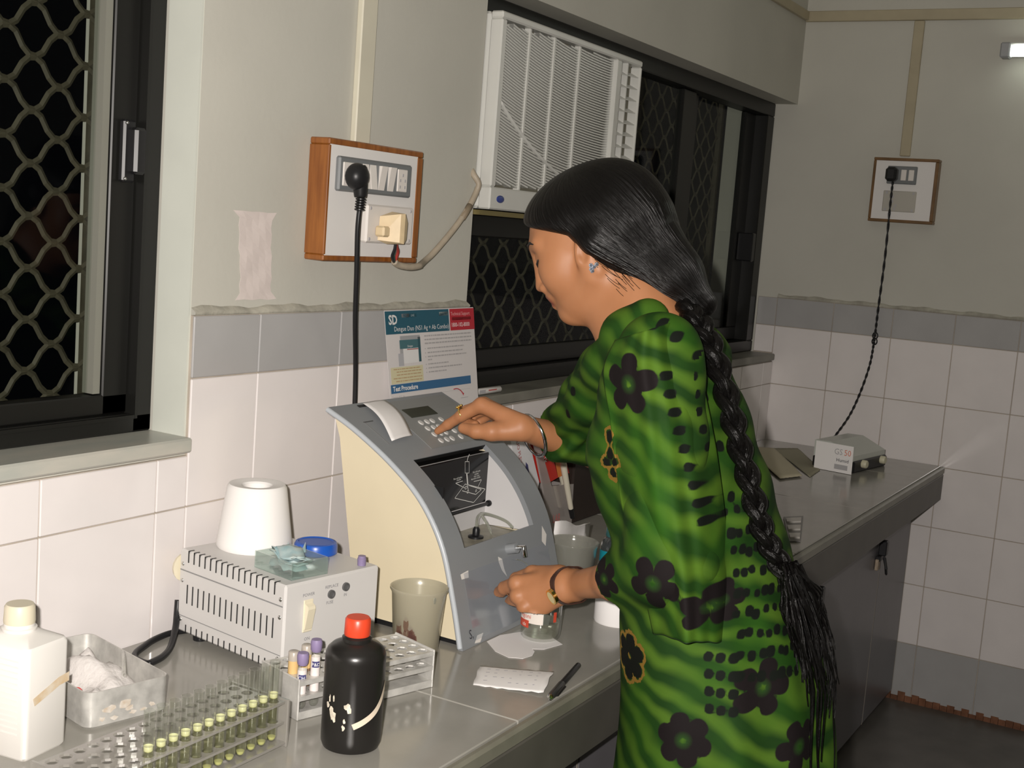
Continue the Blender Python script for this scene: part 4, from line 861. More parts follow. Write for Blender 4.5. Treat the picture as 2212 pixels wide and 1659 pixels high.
for i in range(12):
    x = x_first+PXR*i; c = (x, -0.405+0.003+PYR*0.5, ZC+0.008)
    lab = ('%s glass test tube of yellow liquid along the row in the clear rack' % ordn[i]) if i in (0, 11) else ('glass test tube of yellow liquid, %s from the left along the clear rack row' % ordn[i])
    if proto is None:
        t = thing('test_tube', c, lab, 'tube', 'yellow test tubes in the clear rack')
        b = MB(); b.lathe([(0.0001, 0.0), (0.003, 0.0008), (0.0052, 0.003), (0.0062, 0.0065), (0.0062, 0.0985), (0.0066, 0.1), (0.0058, 0.1), (0.0055, 0.0985), (0.0055, 0.0067), (0.0045, 0.0035), (0.0025, 0.0018), (0.0001, 0.0012)], c, 20, cap=False); b.build('glass', glass_m, t, smooth=50)
        b = MB(); b.lathe([(0.0, 0.0014), (0.0025, 0.0020), (0.0044, 0.0037), (0.0053, 0.0068), (0.0053, 0.0585), (0.0050, 0.0582), (0.0, 0.0575)], c, 20); lq = b.build('liquid', yl, t, smooth=50)
        b = MB(); b.lathe([(0.0, 0.0588), (0.0035, 0.0592), (0.0053, 0.0605), (0.0054, 0.0560), (0.0040, 0.0540), (0.0, 0.0535)], c, 20); b.build('meniscus_glint', ym, lq, smooth=60)  # liquid surface, with the flash glint put into its pale colour
        b = MB(); b.lathe([(0.0, 0.0016), (0.0025, 0.0022), (0.0043, 0.0039), (0.0051, 0.007), (0.0, 0.0075)], c, 16); b.build('bottom_glint', ym, lq, smooth=60)  # flash glint in the rounded tube bottom, modelled as a pale plug
        proto = t
    else:
        t = copy_tree(proto, None, c); t['label'] = lab

# ---------------------------------------------------------------- beakers
pbm = clear_mat('old_polypropylene', (0.85, 0.85, 0.78), 0.2, 0.25, 0.62, (0.66, 0.62, 0.50))
def beaker(root, c, r0, r1, h, m, lip=0.004, n=40):
    b = MB(); b.lathe([(0.0, 0.0), (r0-0.004, 0.0), (r0, 0.003), (r1, h-0.008), (r1+lip, h-0.003), (r1+lip, h), (r1+lip*0.6, h+0.0008), (r1-0.001, h-0.004), (r1-0.0022, h-0.01), (r0-0.0022, 0.004), (r0-0.006, 0.0022), (0.0, 0.0022)], c, n, cap=False); return b.build('beaker_wall', m, root, smooth=50)
bk = thing('plastic_beaker', (1.543, -0.318, ZC), 'stained translucent plastic beaker against the left side of the analyzer', 'beaker')
beaker(bk, (1.524, -0.324, ZC), 0.0335, 0.0405, 0.098, pbm, 0.003)
b = MB(); rnd = random.Random(9); c = (1.524, -0.324); th0 = math.atan2(-1.32-c[1], -c[0])
for k in range(16):
    a = th0-0.9+rnd.random()*0.9; z = 0.022+rnd.random()*0.030; s_ = 0.004+0.006*rnd.random(); r = 0.0335+0.007*z/0.098+0.0006
    b.add([(c[0]+r*math.cos(a+s_/r*0.6*math.cos(t)), c[1]+r*math.sin(a+s_/r*0.6*math.cos(t)), ZC+z+s_*1.6*math.sin(t)) for t in np.linspace(0, 6.283, 10)[:-1]], [tuple(range(9))])
b.build('brown_stain', clear_mat('stain', (0.80, 0.70, 0.66), 0.0, 0.5, 0.35, (0.25, 0.14, 0.12)), bk, weld=False)
b = MB(); b.lathe([(0.0055, 0), (0.0055, 0.0008), (0, 0.0008)], n=12, fr=lambda p: (c[0]+0.0405*math.cos(th0+.62)+p[0]*.6, c[1]+0.0405*math.sin(th0+.62)-p[2], ZC+0.088+p[1])); b.build('moulded_mark', mat('mark_grey', (0.30, 0.30, 0.24), 0.6), bk)
bg = thing('large_beaker', (1.83, -0.36, ZC), 'large clear plastic beaker standing to the right of the analyzer', 'beaker')
clb = clear_mat('clear_beaker', (0.86, 0.86, 0.82), 0.35, 0.12, 0.40, (0.46, 0.46, 0.42))
CG = (1.948, -0.362, ZC); beaker(bg, CG, 0.036, 0.043, 0.098, clb, 0.003)
b = MB(); b.lathe([(0, 0.045), (0.037, 0.045), (0.037, 0.003), (0, 0.003)], CG, 32); b.build('water', clear_mat('water', (0.93, 0.95, 0.93), 0.3, 0.02), bg, smooth=40)
gb = thing('glass_beaker', (1.706, -0.435, ZC), 'glass jar of clear liquid with red and white label under her left hand', 'beaker')
GC = (1.707, -0.436, ZC)
b = MB(); b.lathe([(0.0, 0.001), (0.022, 0.001), (0.0265, 0.0), (0.0305, 0.004), (0.0318, 0.010), (0.0322, 0.060), (0.0318, 0.072), (0.030, 0.073), (0.0295, 0.060), (0.0292, 0.012), (0.027, 0.006), (0.0, 0.006)], GC, 40, cap=False); b.build('glass_wall', glass_m, gb, smooth=50)
b = MB(); b.lathe([(0.0, 0.0062), (0.0268, 0.0064), (0.029, 0.012), (0.0291, 0.030), (0.0285, 0.0292), (0, 0.0290)], GC, 36); b.build('liquid', clear_mat('clear_liquid', (0.95, 0.95, 0.90), 0.5, 0.03, 0.12, (0.8, 0.78, 0.68)), gb, smooth=50)
th0 = math.atan2(-1.32-GC[1], -GC[0])
def band(name, a0, a1, z0, z1, m, par, c=GC, r=0.0325):
    rows = [[(c[0]+r*math.cos(th0+a), c[1]+r*math.sin(th0+a), ZC+z) for z in (z0, z1)] for a in np.linspace(a0, a1, 14)]; return MB().grid(rows).build(name, m, par, smooth=True)
lw_ = mat('label_white', (0.72, 0.66, 0.60), 0.5); lr_ = mat('label_red', (0.50, 0.06, 0.03), 0.45)
lb = band('label', -1.35, 0.10, 0.030, 0.068, lw_, gb); band('red_band', -1.35, -0.62, 0.022, 0.034, lr_, lb, r=0.0327)
for s_, a0, z, m, sz in (('mgoni', -1.25, 0.0375, lr_, 0.010), ('ids', -1.05, 0.0245, lw_, 0.008)):
    text('lettering', s_, sz, GC, (1, 0, 0), (0, 0, 1), m, lb, fn=lambda X, Y: (GC[0]+0.0329*math.cos(th0+a0+X/0.0329), GC[1]+0.0329*math.sin(th0+a0+X/0.0329), ZC+z+Y))
band('red_spot', 0.62, 0.80, 0.034, 0.050, lr_, lb)

# tissue roll, papers, pen
tr_ = thing('tissue_roll', (1.835, -0.505, ZC), 'standing white paper roll with plastic core beside her left wrist', 'roll')
RC = (1.872, -0.492, ZC)
# a squat roll: its paper wall stands upright, the end of its core peeps out of the side
b = MB(); b.lathe([(0.0, 0.0), (0.038, 0.0), (0.039, 0.003), (0.039, 0.055), (0.0375, 0.057), (0.018, 0.057), (0.018, 0.02), (0, 0.02)], RC, 36); b.build('paper_wall', paper, tr_, smooth=40)
th1 = math.atan2(-1.32-RC[1], -RC[0])
d = Vector((math.cos(th1+0.35), math.sin(th1+0.35), 0)); p0 = Vector(RC)+d*0.037+Vector((0, 0, 0.047))
b = MB(); b.tube([tuple(p0), tuple(p0+d*0.006)], 0.0095, 18); co = b.build('core_ring', mat('core_grey', (0.16, 0.15, 0.16), 0.3), tr_, smooth=40)
b = MB(); b.tube([tuple(p0+d*0.0055), tuple(p0+d*0.0068)], 0.0045, 12); b.build('core_hub', chrome, co, smooth=40)

def sheet(name, pts, m, curl, label, cat, n=12, th=0.0003):
    """pts: four corners (near-left, near-right, far-right, far-left); curl(u,v) lifts it"""
    A, B, C_, D = [Vector((*p, 0)) for p in pts]; rows = []
    for j in range(n+1):
        row = []
        for i in range(n+1):
            u, v = i/n, j/n; p = (A*(1-u)+B*u)*(1-v)+(D*(1-u)+C_*u)*v; e = 0.0014*math.sin(i*2.7+j)*(j in (0, n) or i in (0, n)); row.append((p.x+e, p.y+e, ZC+0.0006+max(0, curl(u, v))))
        rows.append(row)
    o = MB().grid(rows).build(name, m, None, smooth=True, solid=th); tag(o, label, cat); return o, rows
o, rows = sheet('note_slip', [(1.460, -0.466), (1.493, -0.560), (1.577, -0.531), (1.533, -0.432)], paper, lambda u, v: 0.004*math.sin(v*3.1)*(0.4+u*0.6)+0.003*(u*u), 'torn slip of paper with faint handwriting on the counter near the pen', 'paper')
b = MB(); rnd = random.Random(2)
for ln in range(4):
    for k in range(7):
        if rnd.random() < 0.25: continue
        u0 = 0.12+k*0.115; v0 = 0.20+ln*0.19
        A, B, C_, D = [Vector((*p, 0)) for p in [(1.460, -0.466), (1.493, -0.560), (1.577, -0.531), (1.533, -0.432)]]
        def pt(u, v): p = (A*(1-u)+B*u)*(1-v)+(D*(1-u)+C_*u)*v; return (p.x, p.y, ZC+0.0016+0.004*math.sin(v*3.1)*(0.4+u*0.6)+0.003*u*u)
        w_ = 0.02+0.035*rnd.random(); b.add([pt(u0, v0), pt(u0+w_, v0+0.01), pt(u0+w_, v0+0.03), pt(u0, v0+0.022)], [(0, 1, 2, 3)])
b.build('handwriting', mat('pencil', (0.42, 0.41, 0.46), 0.8), o, weld=False); 
b = MB(); pts = [(1.630, -0.385), (1.600, -0.418), (1.590, -0.447), (1.601, -0.466), (1.622, -0.470), (1.640, -0.464), (1.648, -0.455), (1.660, -0.470), (1.700, -0.480), (1.725, -0.44), (1.705, -0.40), (1.67, -0.385)]
b.prism([(x, y, ZC+0.0005) for x, y in pts], (0, 0, 0.0006)); tag(b.build('torn_paper', paper), 'torn scrap of white paper lying under the glass jar', 'paper')
pn = thing('pen', (1.55, -0.57, ZC), 'black pen with clip lying near the counter edge', 'pen')
pA, pB = Vector((1.474, -0.578, ZC+0.0052)), Vector((1.628, -0.546, ZC+0.0048)); d = (pB-pA); 
MB().tube([tuple(pA+d*t) for t in (0.04, 0.10, 0.40, 0.42)], [0.0042, 0.0052, 0.0052, 0.0040], 14).build('cap', mat('pen_cap', (0.035, 0.035, 0.035), 0.3), pn, smooth=50)
MB().tube([tuple(pA+d*t) for t in (0.42, 0.46, 0.96, 0.995)], [0.0040, 0.0045, 0.0042, 0.002], 14).build('barrel', black_pl, pn, smooth=50)
MB().tube([tuple(pA+d*t) for t in (0.0, 0.02, 0.045)], [0.002, 0.004, 0.0046], 14).build('tip', chrome, pn, smooth=50)
n_ = Vector((d.y, -d.x, 0)).normalized()
MB().tube([tuple(pA+d*0.10+n_*0.004), tuple(pA+d*0.12+n_*0.0075), tuple(pA+d*0.36+n_*0.0072)], 0.0013, 6).build('clip', black_pl, pn)
mk = thing('marker_pen', (2.26, 0.02, 1.062), 'white marker pen lying on the far window sill behind the leaflet', 'pen')
mA, mB = Vector((2.20, 0.012, 1.0695)), Vector((2.292, 0.010, 1.0695)); d = mB-mA
MB().tube([tuple(mA+d*t) for t in (-0.55, -0.5, -0.08, -0.06)], [0.004, 0.0066, 0.0066, 0.006], 14).build('cap', mat('marker_cap', (0.45, 0.45, 0.5), 0.35), mk, smooth=50)
MB().tube([tuple(mA+d*t) for t in (-0.06, 0.0, 0.97, 1.0)], [0.0062, 0.0068, 0.0068, 0.005], 14).build('barrel', white_p, mk, smooth=50)
b = MB(); b.add([tuple(mA+d*t+Vector((0, -0.0069, z))) for t, z in ((0.02, -0.003), (0.28, -0.003), (0.28, 0.004), (0.02, 0.004))], [(0, 1, 2, 3)]); b.build('grey_label', ink_soft, mk)
b = MB(); b.add([tuple(mA+d*t+Vector((0, -0.0070, z))) for t, z in ((0.40, 0.0005), (0.75, 0.0005), (0.75, 0.003), (0.40, 0.003))], [(0, 1, 2, 3)]); b.build('red_label', mat('red_print', (0.45, 0.08, 0.07), 0.6), mk)

# ---------------------------------------------------------------- leaflet on the wall
lf = thing('test_leaflet', (1.98, -0.015, 0.83), 'printed dengue test leaflet with teal and red header propped behind the analyzer', 'leaflet')
def LP(s, z, n=0.0):   # s: 0..1 across, z: height
    k = (1.2465-z)/0.42; return (1.829+0.3*s+0.022*k*2.2, -0.0095-0.034*k-n, z+0.0012*s)
def lrect(name, s0, s1, z0, z1, m, par, n=0.0008):
    bb = MB(); bb.add([LP(s0, z0, n), LP(s1, z0, n), LP(s1, z1, n), LP(s0, z1, n)], [(0, 1, 2, 3)]); return bb.build(name, m, par)
bb = MB(); rows = [[LP(i/6, 0.83+(1.2465-0.83)*j/6) for i in range(7)] for j in range(7)]
sh = bb.grid(rows).build('sheet', mat('leaflet_white', (0.66, 0.63, 0.62), 0.4), lf, solid=0.0005)
teal = mat('print_teal', (0.018, 0.095, 0.14), 0.4); redp = mat('print_red', (0.45, 0.020, 0.035), 0.4); bluep = mat('print_blue', (0.035, 0.13, 0.27), 0.4); wht = mat('print_white', (0.72, 0.71, 0.70), 0.5)
h0, h1 = 1.2035, 1.2450
lrect('teal_header', 0.0, 0.694, h0, h1, teal, sh); lrect('red_header', 0.706, 1.0, h0, h1, redp, sh); lrect('blue_band', 0.012, 0.915, 1.0965, 1.1125, bluep, sh)
def ltext(s_, s0, z, sz, m, bold=0.0, sx=1.0): text('lettering', s_, sz, (0, 0, 0), (1, 0, 0), (0, 0, 1), m, sh, bold=bold, fn=lambda X, Y: LP(s0+X*sx/0.3, z+Y, 0.0014))
ltext('SD', 0.032, 1.2215, 0.0235, wht, 0.03, 0.95); ltext('Dengue Duo (NS1 Ag + Ab Combo)', 0.082, 1.2085, 0.0125, wht, 0.0, 0.97)
lrect('tag', 0.172, 0.255, 1.233, 1.2395, wht, sh); ltext('BIO', 0.188, 1.2342, 0.0058, teal, 0.03); lrect('tag', 0.258, 0.33, 1.233, 1.2395, mat('print_teal2', (0.03, 0.12, 0.16), 0.4), sh); ltext('LINE', 0.266, 1.2342, 0.0058, mat('print_grey', (0.25, 0.33, 0.36), 0.5), 0.02)
lrect('tag', 0.585, 0.685, 1.233, 1.240, mat('print_pale', (0.55, 0.60, 0.58), 0.5), sh); ltext('Rapid Test', 0.592, 1.2348, 0.0058, teal, 0.0, 0.95)
pink = mat('print_pink', (0.75, 0.42, 0.42), 0.5)
ltext('Technical Support', 0.716, 1.2325, 0.0095, pink, 0.0, 0.98); ltext('1800-102-8000', 0.714, 1.2105, 0.0112, mat('print_pale2', (0.75, 0.55, 0.55), 0.5), 0.02, 0.97); lrect('small_print', 0.73, 0.96, 1.223, 1.229, mat('print_darkred', (0.27, 0.012, 0.02), 0.5), sh)
ltext('Test Procedure', 0.03, 1.1005, 0.0125, wht, 0.03, 1.0); ltext('Dengue NS1 Ag', 0.015, 1.0875, 0.0062, ink_soft)
# kit picture: box drawn in the print
kx = 0.135
for nm, s0, s1, z0, z1, m in (('kit_front', 0.165, 0.328, 1.149, 1.176, wht), ('kit_front_dark', 0.132, 0.328, 1.176, 1.192, mat('print_teal3', (0.06, 0.15, 0.17), 0.5)), ('kit_side', 0.328, 0.355, 1.150, 1.196, mat('print_teal4', (0.03, 0.09, 0.11), 0.5)), ('kit_grey', 0.132, 0.165, 1.160, 1.176, mat('print_grey3', (0.36, 0.36, 0.37), 0.5)), ('kit_card', 0.110, 0.165, 1.145, 1.168, mat('print_grey2', (0.42, 0.42, 0.44), 0.5)), ('kit_top', 0.140, 0.352, 1.192, 1.1995, mat('print_grey4', (0.34, 0.35, 0.36), 0.5)), ('note_block', 0.022, 0.365, 1.1135, 1.1435, mat('print_cream', (0.62, 0.58, 0.38), 0.5))):
    lrect(nm, s0, s1, z0, z1, m, sh, 0.0008 if nm != 'kit_card' else 0.001)
ltext('Dengue', 0.21, 1.1785, 0.0055, wht); lrect('kit_line', 0.205, 0.325, 1.1735, 1.1752, mat('print_red2', (0.35, 0.10, 0.09), 0.5), sh, 0.0012)
b = MB(); rnd = random.Random(4)
def lines(s0, s1, z, hh):
    s = s0
    while s < s1:
        w_ = 0.012+0.03*rnd.random(); e = min(s+w_, s1); b.add([LP(s, z, 0.0012), LP(e, z, 0.0012), LP(e, z+hh, 0.0012), LP(s, z+hh, 0.0012)], [(0, 1, 2, 3)]); s = e+0.005
for z in (1.1955, 1.1885, 1.1815): lines(0.40, 0.95, z, 0.0026)
for z, e in ((1.172, 0.85), (1.164, 0.84), (1.1565, 0.88), (1.1505, 0.47), (1.1425, 0.66), (1.135, 0.82), (1.1275, 0.63)):
    lines(0.425, e, z, 0.0024)
    if z != 1.1505: b.add([LP(0.398, z, 0.0012), LP(0.406, z, 0.0012), LP(0.406, z+0.002, 0.0012), LP(0.398, z+0.002, 0.0012)], [(0, 1, 2, 3)])
b.build('body_text', mat('print_text', (0.40, 0.385, 0.385), 0.6), sh, weld=False)
b = MB()
for z in (1.139, 1.134, 1.1285, 1.1225, 1.117): lines(0.04+0.05*rnd.random(), 0.33+0.02*rnd.random(), z, 0.0016)
b.build('body_text', mat('print_ochre', (0.45, 0.30, 0.16), 0.6), sh, weld=False)
pts = [LP(s, z, 0.0012) for s, z in ((0.70, 1.0895), (0.74, 1.0900), (0.78, 1.0855), (0.805, 1.0795))]; MB().tube(spline(pts, 4), 0.0009, 6).build('red_arrow', redp, sh)
b = MB(); b.add([LP(0.795, 1.081, 0.0013), LP(0.820, 1.0795, 0.0013), LP(0.811, 1.0745, 0.0013)], [(0, 1, 2)]); b.build('arrow_head', redp, sh)
lrect('rule', 0.02, 0.9, 1.0868, 1.0872, ink_soft, sh); lrect('rule', 0.78, 0.87, 1.070, 1.071, ink_soft, sh)

# ---------------------------------------------------------------- things between analyzer and woman
def obox(nm, quadpts, dvec, m, par, c=None):
    bb = MB(); bb.prism(quadpts, dvec); return bb.build(nm, m, par)
silv = mat('silver_card', (0.78, 0.78, 0.80), 0.22, metal=0.1, var=0.08, vscale=10)
tl_ = 0.0   # the boxes lean: their tops tip away to the left
def lean(x, z, y=-0.12): return (x, y, z)
sv = thing('silver_kit_box', (2.19, -0.10, ZC), 'silver test kit box with red lettering standing behind the analyzer', 'box')
b = MB(); b.prism([lean(2.115, 1.015), lean(2.190, 1.005), lean(2.258, 0.895), lean(2.235, ZC+0.001), lean(2.18, ZC+0.001), lean(2.178, 0.90)], (0, 0.085, 0)); b.build('carton', silv, sv)
text('lettering', 'DUO PLEX', 0.0135, (2.143, -0.1205, 1.000), (0.42, 0, -0.9), (0.9, 0, 0.42), mat('letter_red', (0.40, 0.05, 0.05), 0.5), sv)
b = MB(); b.add([lean(2.193, 0.945, -0.1206), lean(2.203, 0.938, -0.1206), lean(2.218, 0.905, -0.1206), lean(2.210, 0.900, -0.1206), lean(2.196, 0.925, -0.1206)], [(0, 1, 2, 3, 4)]); b.build('dark_logo', navy, sv)
ps_ = thing('pipette_stand', (2.33, -0.11, ZC), 'clear acrylic pipette stand holding two pipettes beside the silver box', 'stand')
b = MB(); b.prism([lean(2.200, 1.0, -0.128), lean(2.228, 0.985, -0.128), lean(2.300, 0.882, -0.128), lean(2.402, 0.872, -0.128), lean(2.408, 0.782, -0.128), lean(2.31, 0.782, -0.128), lean(2.262, 0.885, -0.128)], (0, 0.004, 0)); b.build('front_plate', clear_mat('stand_acrylic', (0.9, 0.88, 0.86), 0.35, 0.08, 0.40, (0.75, 0.70, 0.68)), ps_)
b = MB(); b.box((2.30, -0.124, ZC), (2.415, -0.03, 0.783)); b.box((2.40, -0.124, 0.783), (2.405, -0.03, 0.87)); b.build('stand_base', MT['stand_acrylic'], ps_)
text('lettering', 'LAB', 0.024, (2.315, -0.1287, 0.800), (1, 0, 0.0), (0, 0, 1), mat('faded_red', (0.45, 0.16, 0.15), 0.6), ps_, bold=0.02, sx=0.8)
redb = mat('box_red', (0.52, 0.025, 0.015), 0.35)
rb_ = thing('red_box', (2.28, -0.11, ZC), 'bright red box with white lettering in the pipette stand', 'box')
b = MB(); b.prism([lean(2.214, 0.985), lean(2.298, 0.972), lean(2.342, 0.893), lean(2.292, 0.886)], (0, 0.05, 0)); b.build('carton', redb, rb_)
text('lettering', 'CTK', 0.0145, (2.262, -0.1205, 0.955), (0.42, 0, -0.9), (0.9, 0, 0.42), line_m, rb_, bold=0.02)
ob_ = thing('orange_box', (2.355, -0.105, ZC), 'small orange box next to the red box by her sleeve', 'box')
b = MB(); b.prism([lean(2.318, 0.930), lean(2.362, 0.926), lean(2.384, 0.896), lean(2.342, 0.893)], (0, 0.05, 0)); b.build('carton', mat('box_orange', (0.72, 0.22, 0.05), 0.45), ob_); 
b = MB(); b.prism([lean(2.362, 0.926, -0.1202), lean(2.372, 0.925, -0.1202), lean(2.392, 0.896, -0.1202), lean(2.384, 0.896, -0.1202)], (0, 0.05, 0)); b.build('carton_end', redb, ob_)
pm = mat('pipette_white', (0.62, 0.58, 0.47), 0.4)
def pipette(nm_lab, top, bot, tipc):
    t = thing('pipette', bot, nm_lab, 'pipette', 'pipettes in the acrylic stand'); a, c = Vector(top), Vector(bot); d = c-a
    MB().tube([tuple(a+d*k) for k in (0, 0.10, 0.12, 0.28, 0.55, 0.90)], [0.010, 0.010, 0.0085, 0.008, 0.0068, 0.0055], 14).build('barrel', pm, t, smooth=50)
    MB().tube([tuple(a+d*k) for k in (0.90, 1.0)], [0.0062, 0.0052], 14).build('tip', tipc, t, smooth=50)
    return t
t1 = pipette('white pipette with dark tip nearest the analyzer in the stand', (2.262, -0.145, 1.025), (2.385, -0.140, 0.803), black_pl)
MB().tube([(2.252, -0.145, 1.043), (2.257, -0.145, 1.034), (2.262, -0.145, 1.025)], [0.011, 0.011, 0.006], 14).build('plunger', pm, t1, smooth=50)
pipette('second white pipette, right behind the dark-tipped one, by her sleeve', (2.330, -0.115, 0.96), (2.418, -0.112, 0.815), pm)
pbg = thing('folded_paper', (1.97, -0.30, ZC), 'white folded paper sheet standing behind the large clear beaker', 'paper')
rows = []
for j in range(5):
    z = ZC+0.001+0.108*j/4; rows.append([(2.012+0.150*i/8, -0.285-0.004*math.sin(i*0.8)-0.004*j*0.3, z+0.004*math.sin(i*0.9)*(j == 4)-0.0040*i*(j == 4)) for i in range(9)])
MB().grid(rows).build('sheet', paper, pbg, solid=0.0008, smooth=True)
b = MB(); b.add([(2.1625, -0.286, ZC+0.074), (2.175, -0.266, ZC+0.068), (2.175, -0.266, ZC+0.001), (2.1625, -0.286, ZC+0.001)], [(0, 1, 2, 3)]); b.build('folded_end', paper, pbg, solid=0.0006)
dbx = thing('brown_case', (2.62, -0.14, ZC), 'dark brown case standing on the counter behind the pipettes', 'case')
b = MB(); b.cbox((2.425, -0.115, ZC), (2.80, -0.02, 0.965), 0.004); b.build('body', mat('dark_brown', (0.018, 0.010, 0.007), 0.5, var=0.2, vscale=12), dbx)
b = MB(); b.cbox((2.422, -0.118, 0.94), (2.803, -0.017, 0.968), 0.003); b.build('lid', MT['dark_brown'], dbx)
spb = thing('spray_bottle', (2.03, -0.42, ZC), 'clear bottle with teal label squeezed between beaker and woman', 'bottle')
SC = (2.003, -0.412, ZC)
b = MB(); b.lathe([(0, 0.0), (0.019, 0.0), (0.021, 0.003), (0.021, 0.088), (0.017, 0.100), (0.011, 0.105), (0.011, 0.112)], SC, 28, cap=False); b.build('bottle_body', clear_mat('grey_clear', (0.55, 0.6, 0.62), 0.6, 0.05, 0.35, (0.12, 0.14, 0.15)), spb, smooth=40)
th0 = math.atan2(-1.32-SC[1], -SC[0]); rows = [[(SC[0]+0.0213*math.cos(th0+a), SC[1]+0.0213*math.sin(th0+a), ZC+z) for z in (0.062, 0.082)] for a in np.linspace(-1.5, 1.5, 16)]
MB().grid(rows).build('teal_label', mat('teal_label', (0.01, 0.22, 0.28), 0.2), spb, smooth=True)
rows = [[(SC[0]+0.0215*math.cos(th0+a), SC[1]+0.0215*math.sin(th0+a), ZC+z) for z in (0.025, 0.060)] for a in np.linspace(0.5, 1.3, 8)]; MB().grid(rows).build('white_label', lw_, spb, smooth=True)
b = MB(); b.lathe([(0, 0.106), (0.0125, 0.106), (0.0135, 0.109), (0.0125, 0.124), (0.006, 0.130), (0.006, 0.140), (0, 0.141)], SC, 20); b.build('spray_head', mat('teal_clear', (0.03, 0.10, 0.10), 0.12), spb, smooth=40)

# ---------------------------------------------------------------- far end of the counter
dv = thing('digital_device', (3.80, -0.33, ZC), 'small white desktop instrument with white printed card on the far counter end', 'instrument')
DF = frame((3.655, -0.405, ZC), math.atan2(-0.037, 0.235))
b = MB(); b.prism([DF(p) for p in [(0.0, 0.0, 0.012), (0.0, 0.125, 0.012), (0.0, 0.125, 0.080), (0.0, 0.075, 0.082), (0.0, 0.0, 0.050)]], tuple(Vector(DF((0.23, 0, 0)))-Vector(DF((0, 0, 0))))); b.build('top_case', mat('device_white', (0.50, 0.52, 0.48), 0.3), dv)
b = MB(); b.cbox((-0.002, -0.006, 0.0), (0.232, 0.127, 0.035), 0.004, DF); b.build('black_base', black_pl, dv)
for x in (0.055, 0.19):
    b = MB(); b.lathe([(0.012, 0), (0.012, 0.012), (0.010, 0.015), (0, 0.015)], n=16, fr=lambda p, x=x: DF((x+p[0], -0.006-p[2], 0.024+p[1]))); b.build('knob', mat('knob_cream', (0.55, 0.52, 0.38), 0.4), dv, smooth=40)
cdn = thing('printed_card', (3.665, -0.35, ZC), 'white printed card leaning on the left side of the far instrument', 'card')
A_, B_ = Vector((3.640, -0.296, 0)), Vector((3.622, -0.412, 0)); cd = B_-A_
rows = [[tuple(A_+cd*u+Vector((0.012*v, 0.004*v, ZC+0.001+0.080*v))) for v in (0, 1)] for u in (0, 0.5, 1.0)]; MB().grid(rows).build('card', paper, cdn, solid=0.001)
def cdp(X, Y): p = A_+cd*(0.50+X/0.115)+Vector((0.012*Y/0.08, 0.004*Y/0.08, ZC+Y)); return (p.x-0.002, p.y-0.0006, p.z)
text('lettering', 'GS', 0.024, (0, 0, 0), (1, 0, 0), (0, 0, 1), ink_soft, cdn, fn=lambda X, Y: cdp(X*0.9, Y+0.052))
text('lettering', '50', 0.024, (0, 0, 0), (1, 0, 0), (0, 0, 1), mat('orange_print', (0.65, 0.22, 0.14), 0.6), cdn, fn=lambda X, Y: cdp(X*0.9+0.030, Y+0.052))
text('lettering', 'Humid', 0.014, (0, 0, 0), (1, 0, 0), (0, 0, 1), ink, cdn, fn=lambda X, Y: cdp(X+0.008, Y+0.032))
b = MB(); b.add([cdp(0.004, 0.010), cdp(0.044, 0.010), cdp(0.044, 0.024), cdp(0.004, 0.024)], [(0, 1, 2, 3)]); b.build('print_block', ink_soft, cdn)
sheet('envelope', [(3.36, -0.285), (3.46, -0.318), (3.86, -0.10), (3.80, -0.012)], mat('manila', (0.52, 0.47, 0.34), 0.7), lambda u, v: 0.004+0.003*math.sin(v*3), 'pale manila envelope lying on the far counter behind her back', 'envelope')
sheet('brown_paper', [(3.475, -0.335), (3.62, -0.322), (3.95, -0.15), (3.87, -0.09)], mat('kraft', (0.30, 0.28, 0.20), 0.8), lambda u, v: 0.001+0.002*math.sin(v*3), 'darker paper sheet beside the manila envelope on the far counter', 'paper')
bl_ = thing('blister_strip', (2.79, -0.505, ZC), 'narrow foil strip pack lying on the counter behind her back', 'strip pack')
A, B, C_, D = [Vector((*p, ZC+0.001)) for p in ((2.655, -0.536), (2.676, -0.556), (2.935, -0.482), (2.885, -0.449))]
b = MB(); b.prism([A, B, C_, D], (0, 0, 0.003)); b.build('backing', mat('foil_dark', (0.16, 0.155, 0.15), 0.35), bl_)
for k in range(3):
    u0, u1 = 0.06+k*0.32, 0.26+k*0.32; p = [(A+(D-A)*u0), (B+(C_-B)*u0), (B+(C_-B)*u1), (A+(D-A)*u1)]; cc_ = sum(p, Vector())/4
    b = MB(); b.prism([cc_+(q-cc_)*0.8+Vector((0, 0, 0.003)) for q in p], (0, 0, 0.004)); b.build('pocket', mat('foil_light', (0.42, 0.40, 0.37), 0.3), bl_)
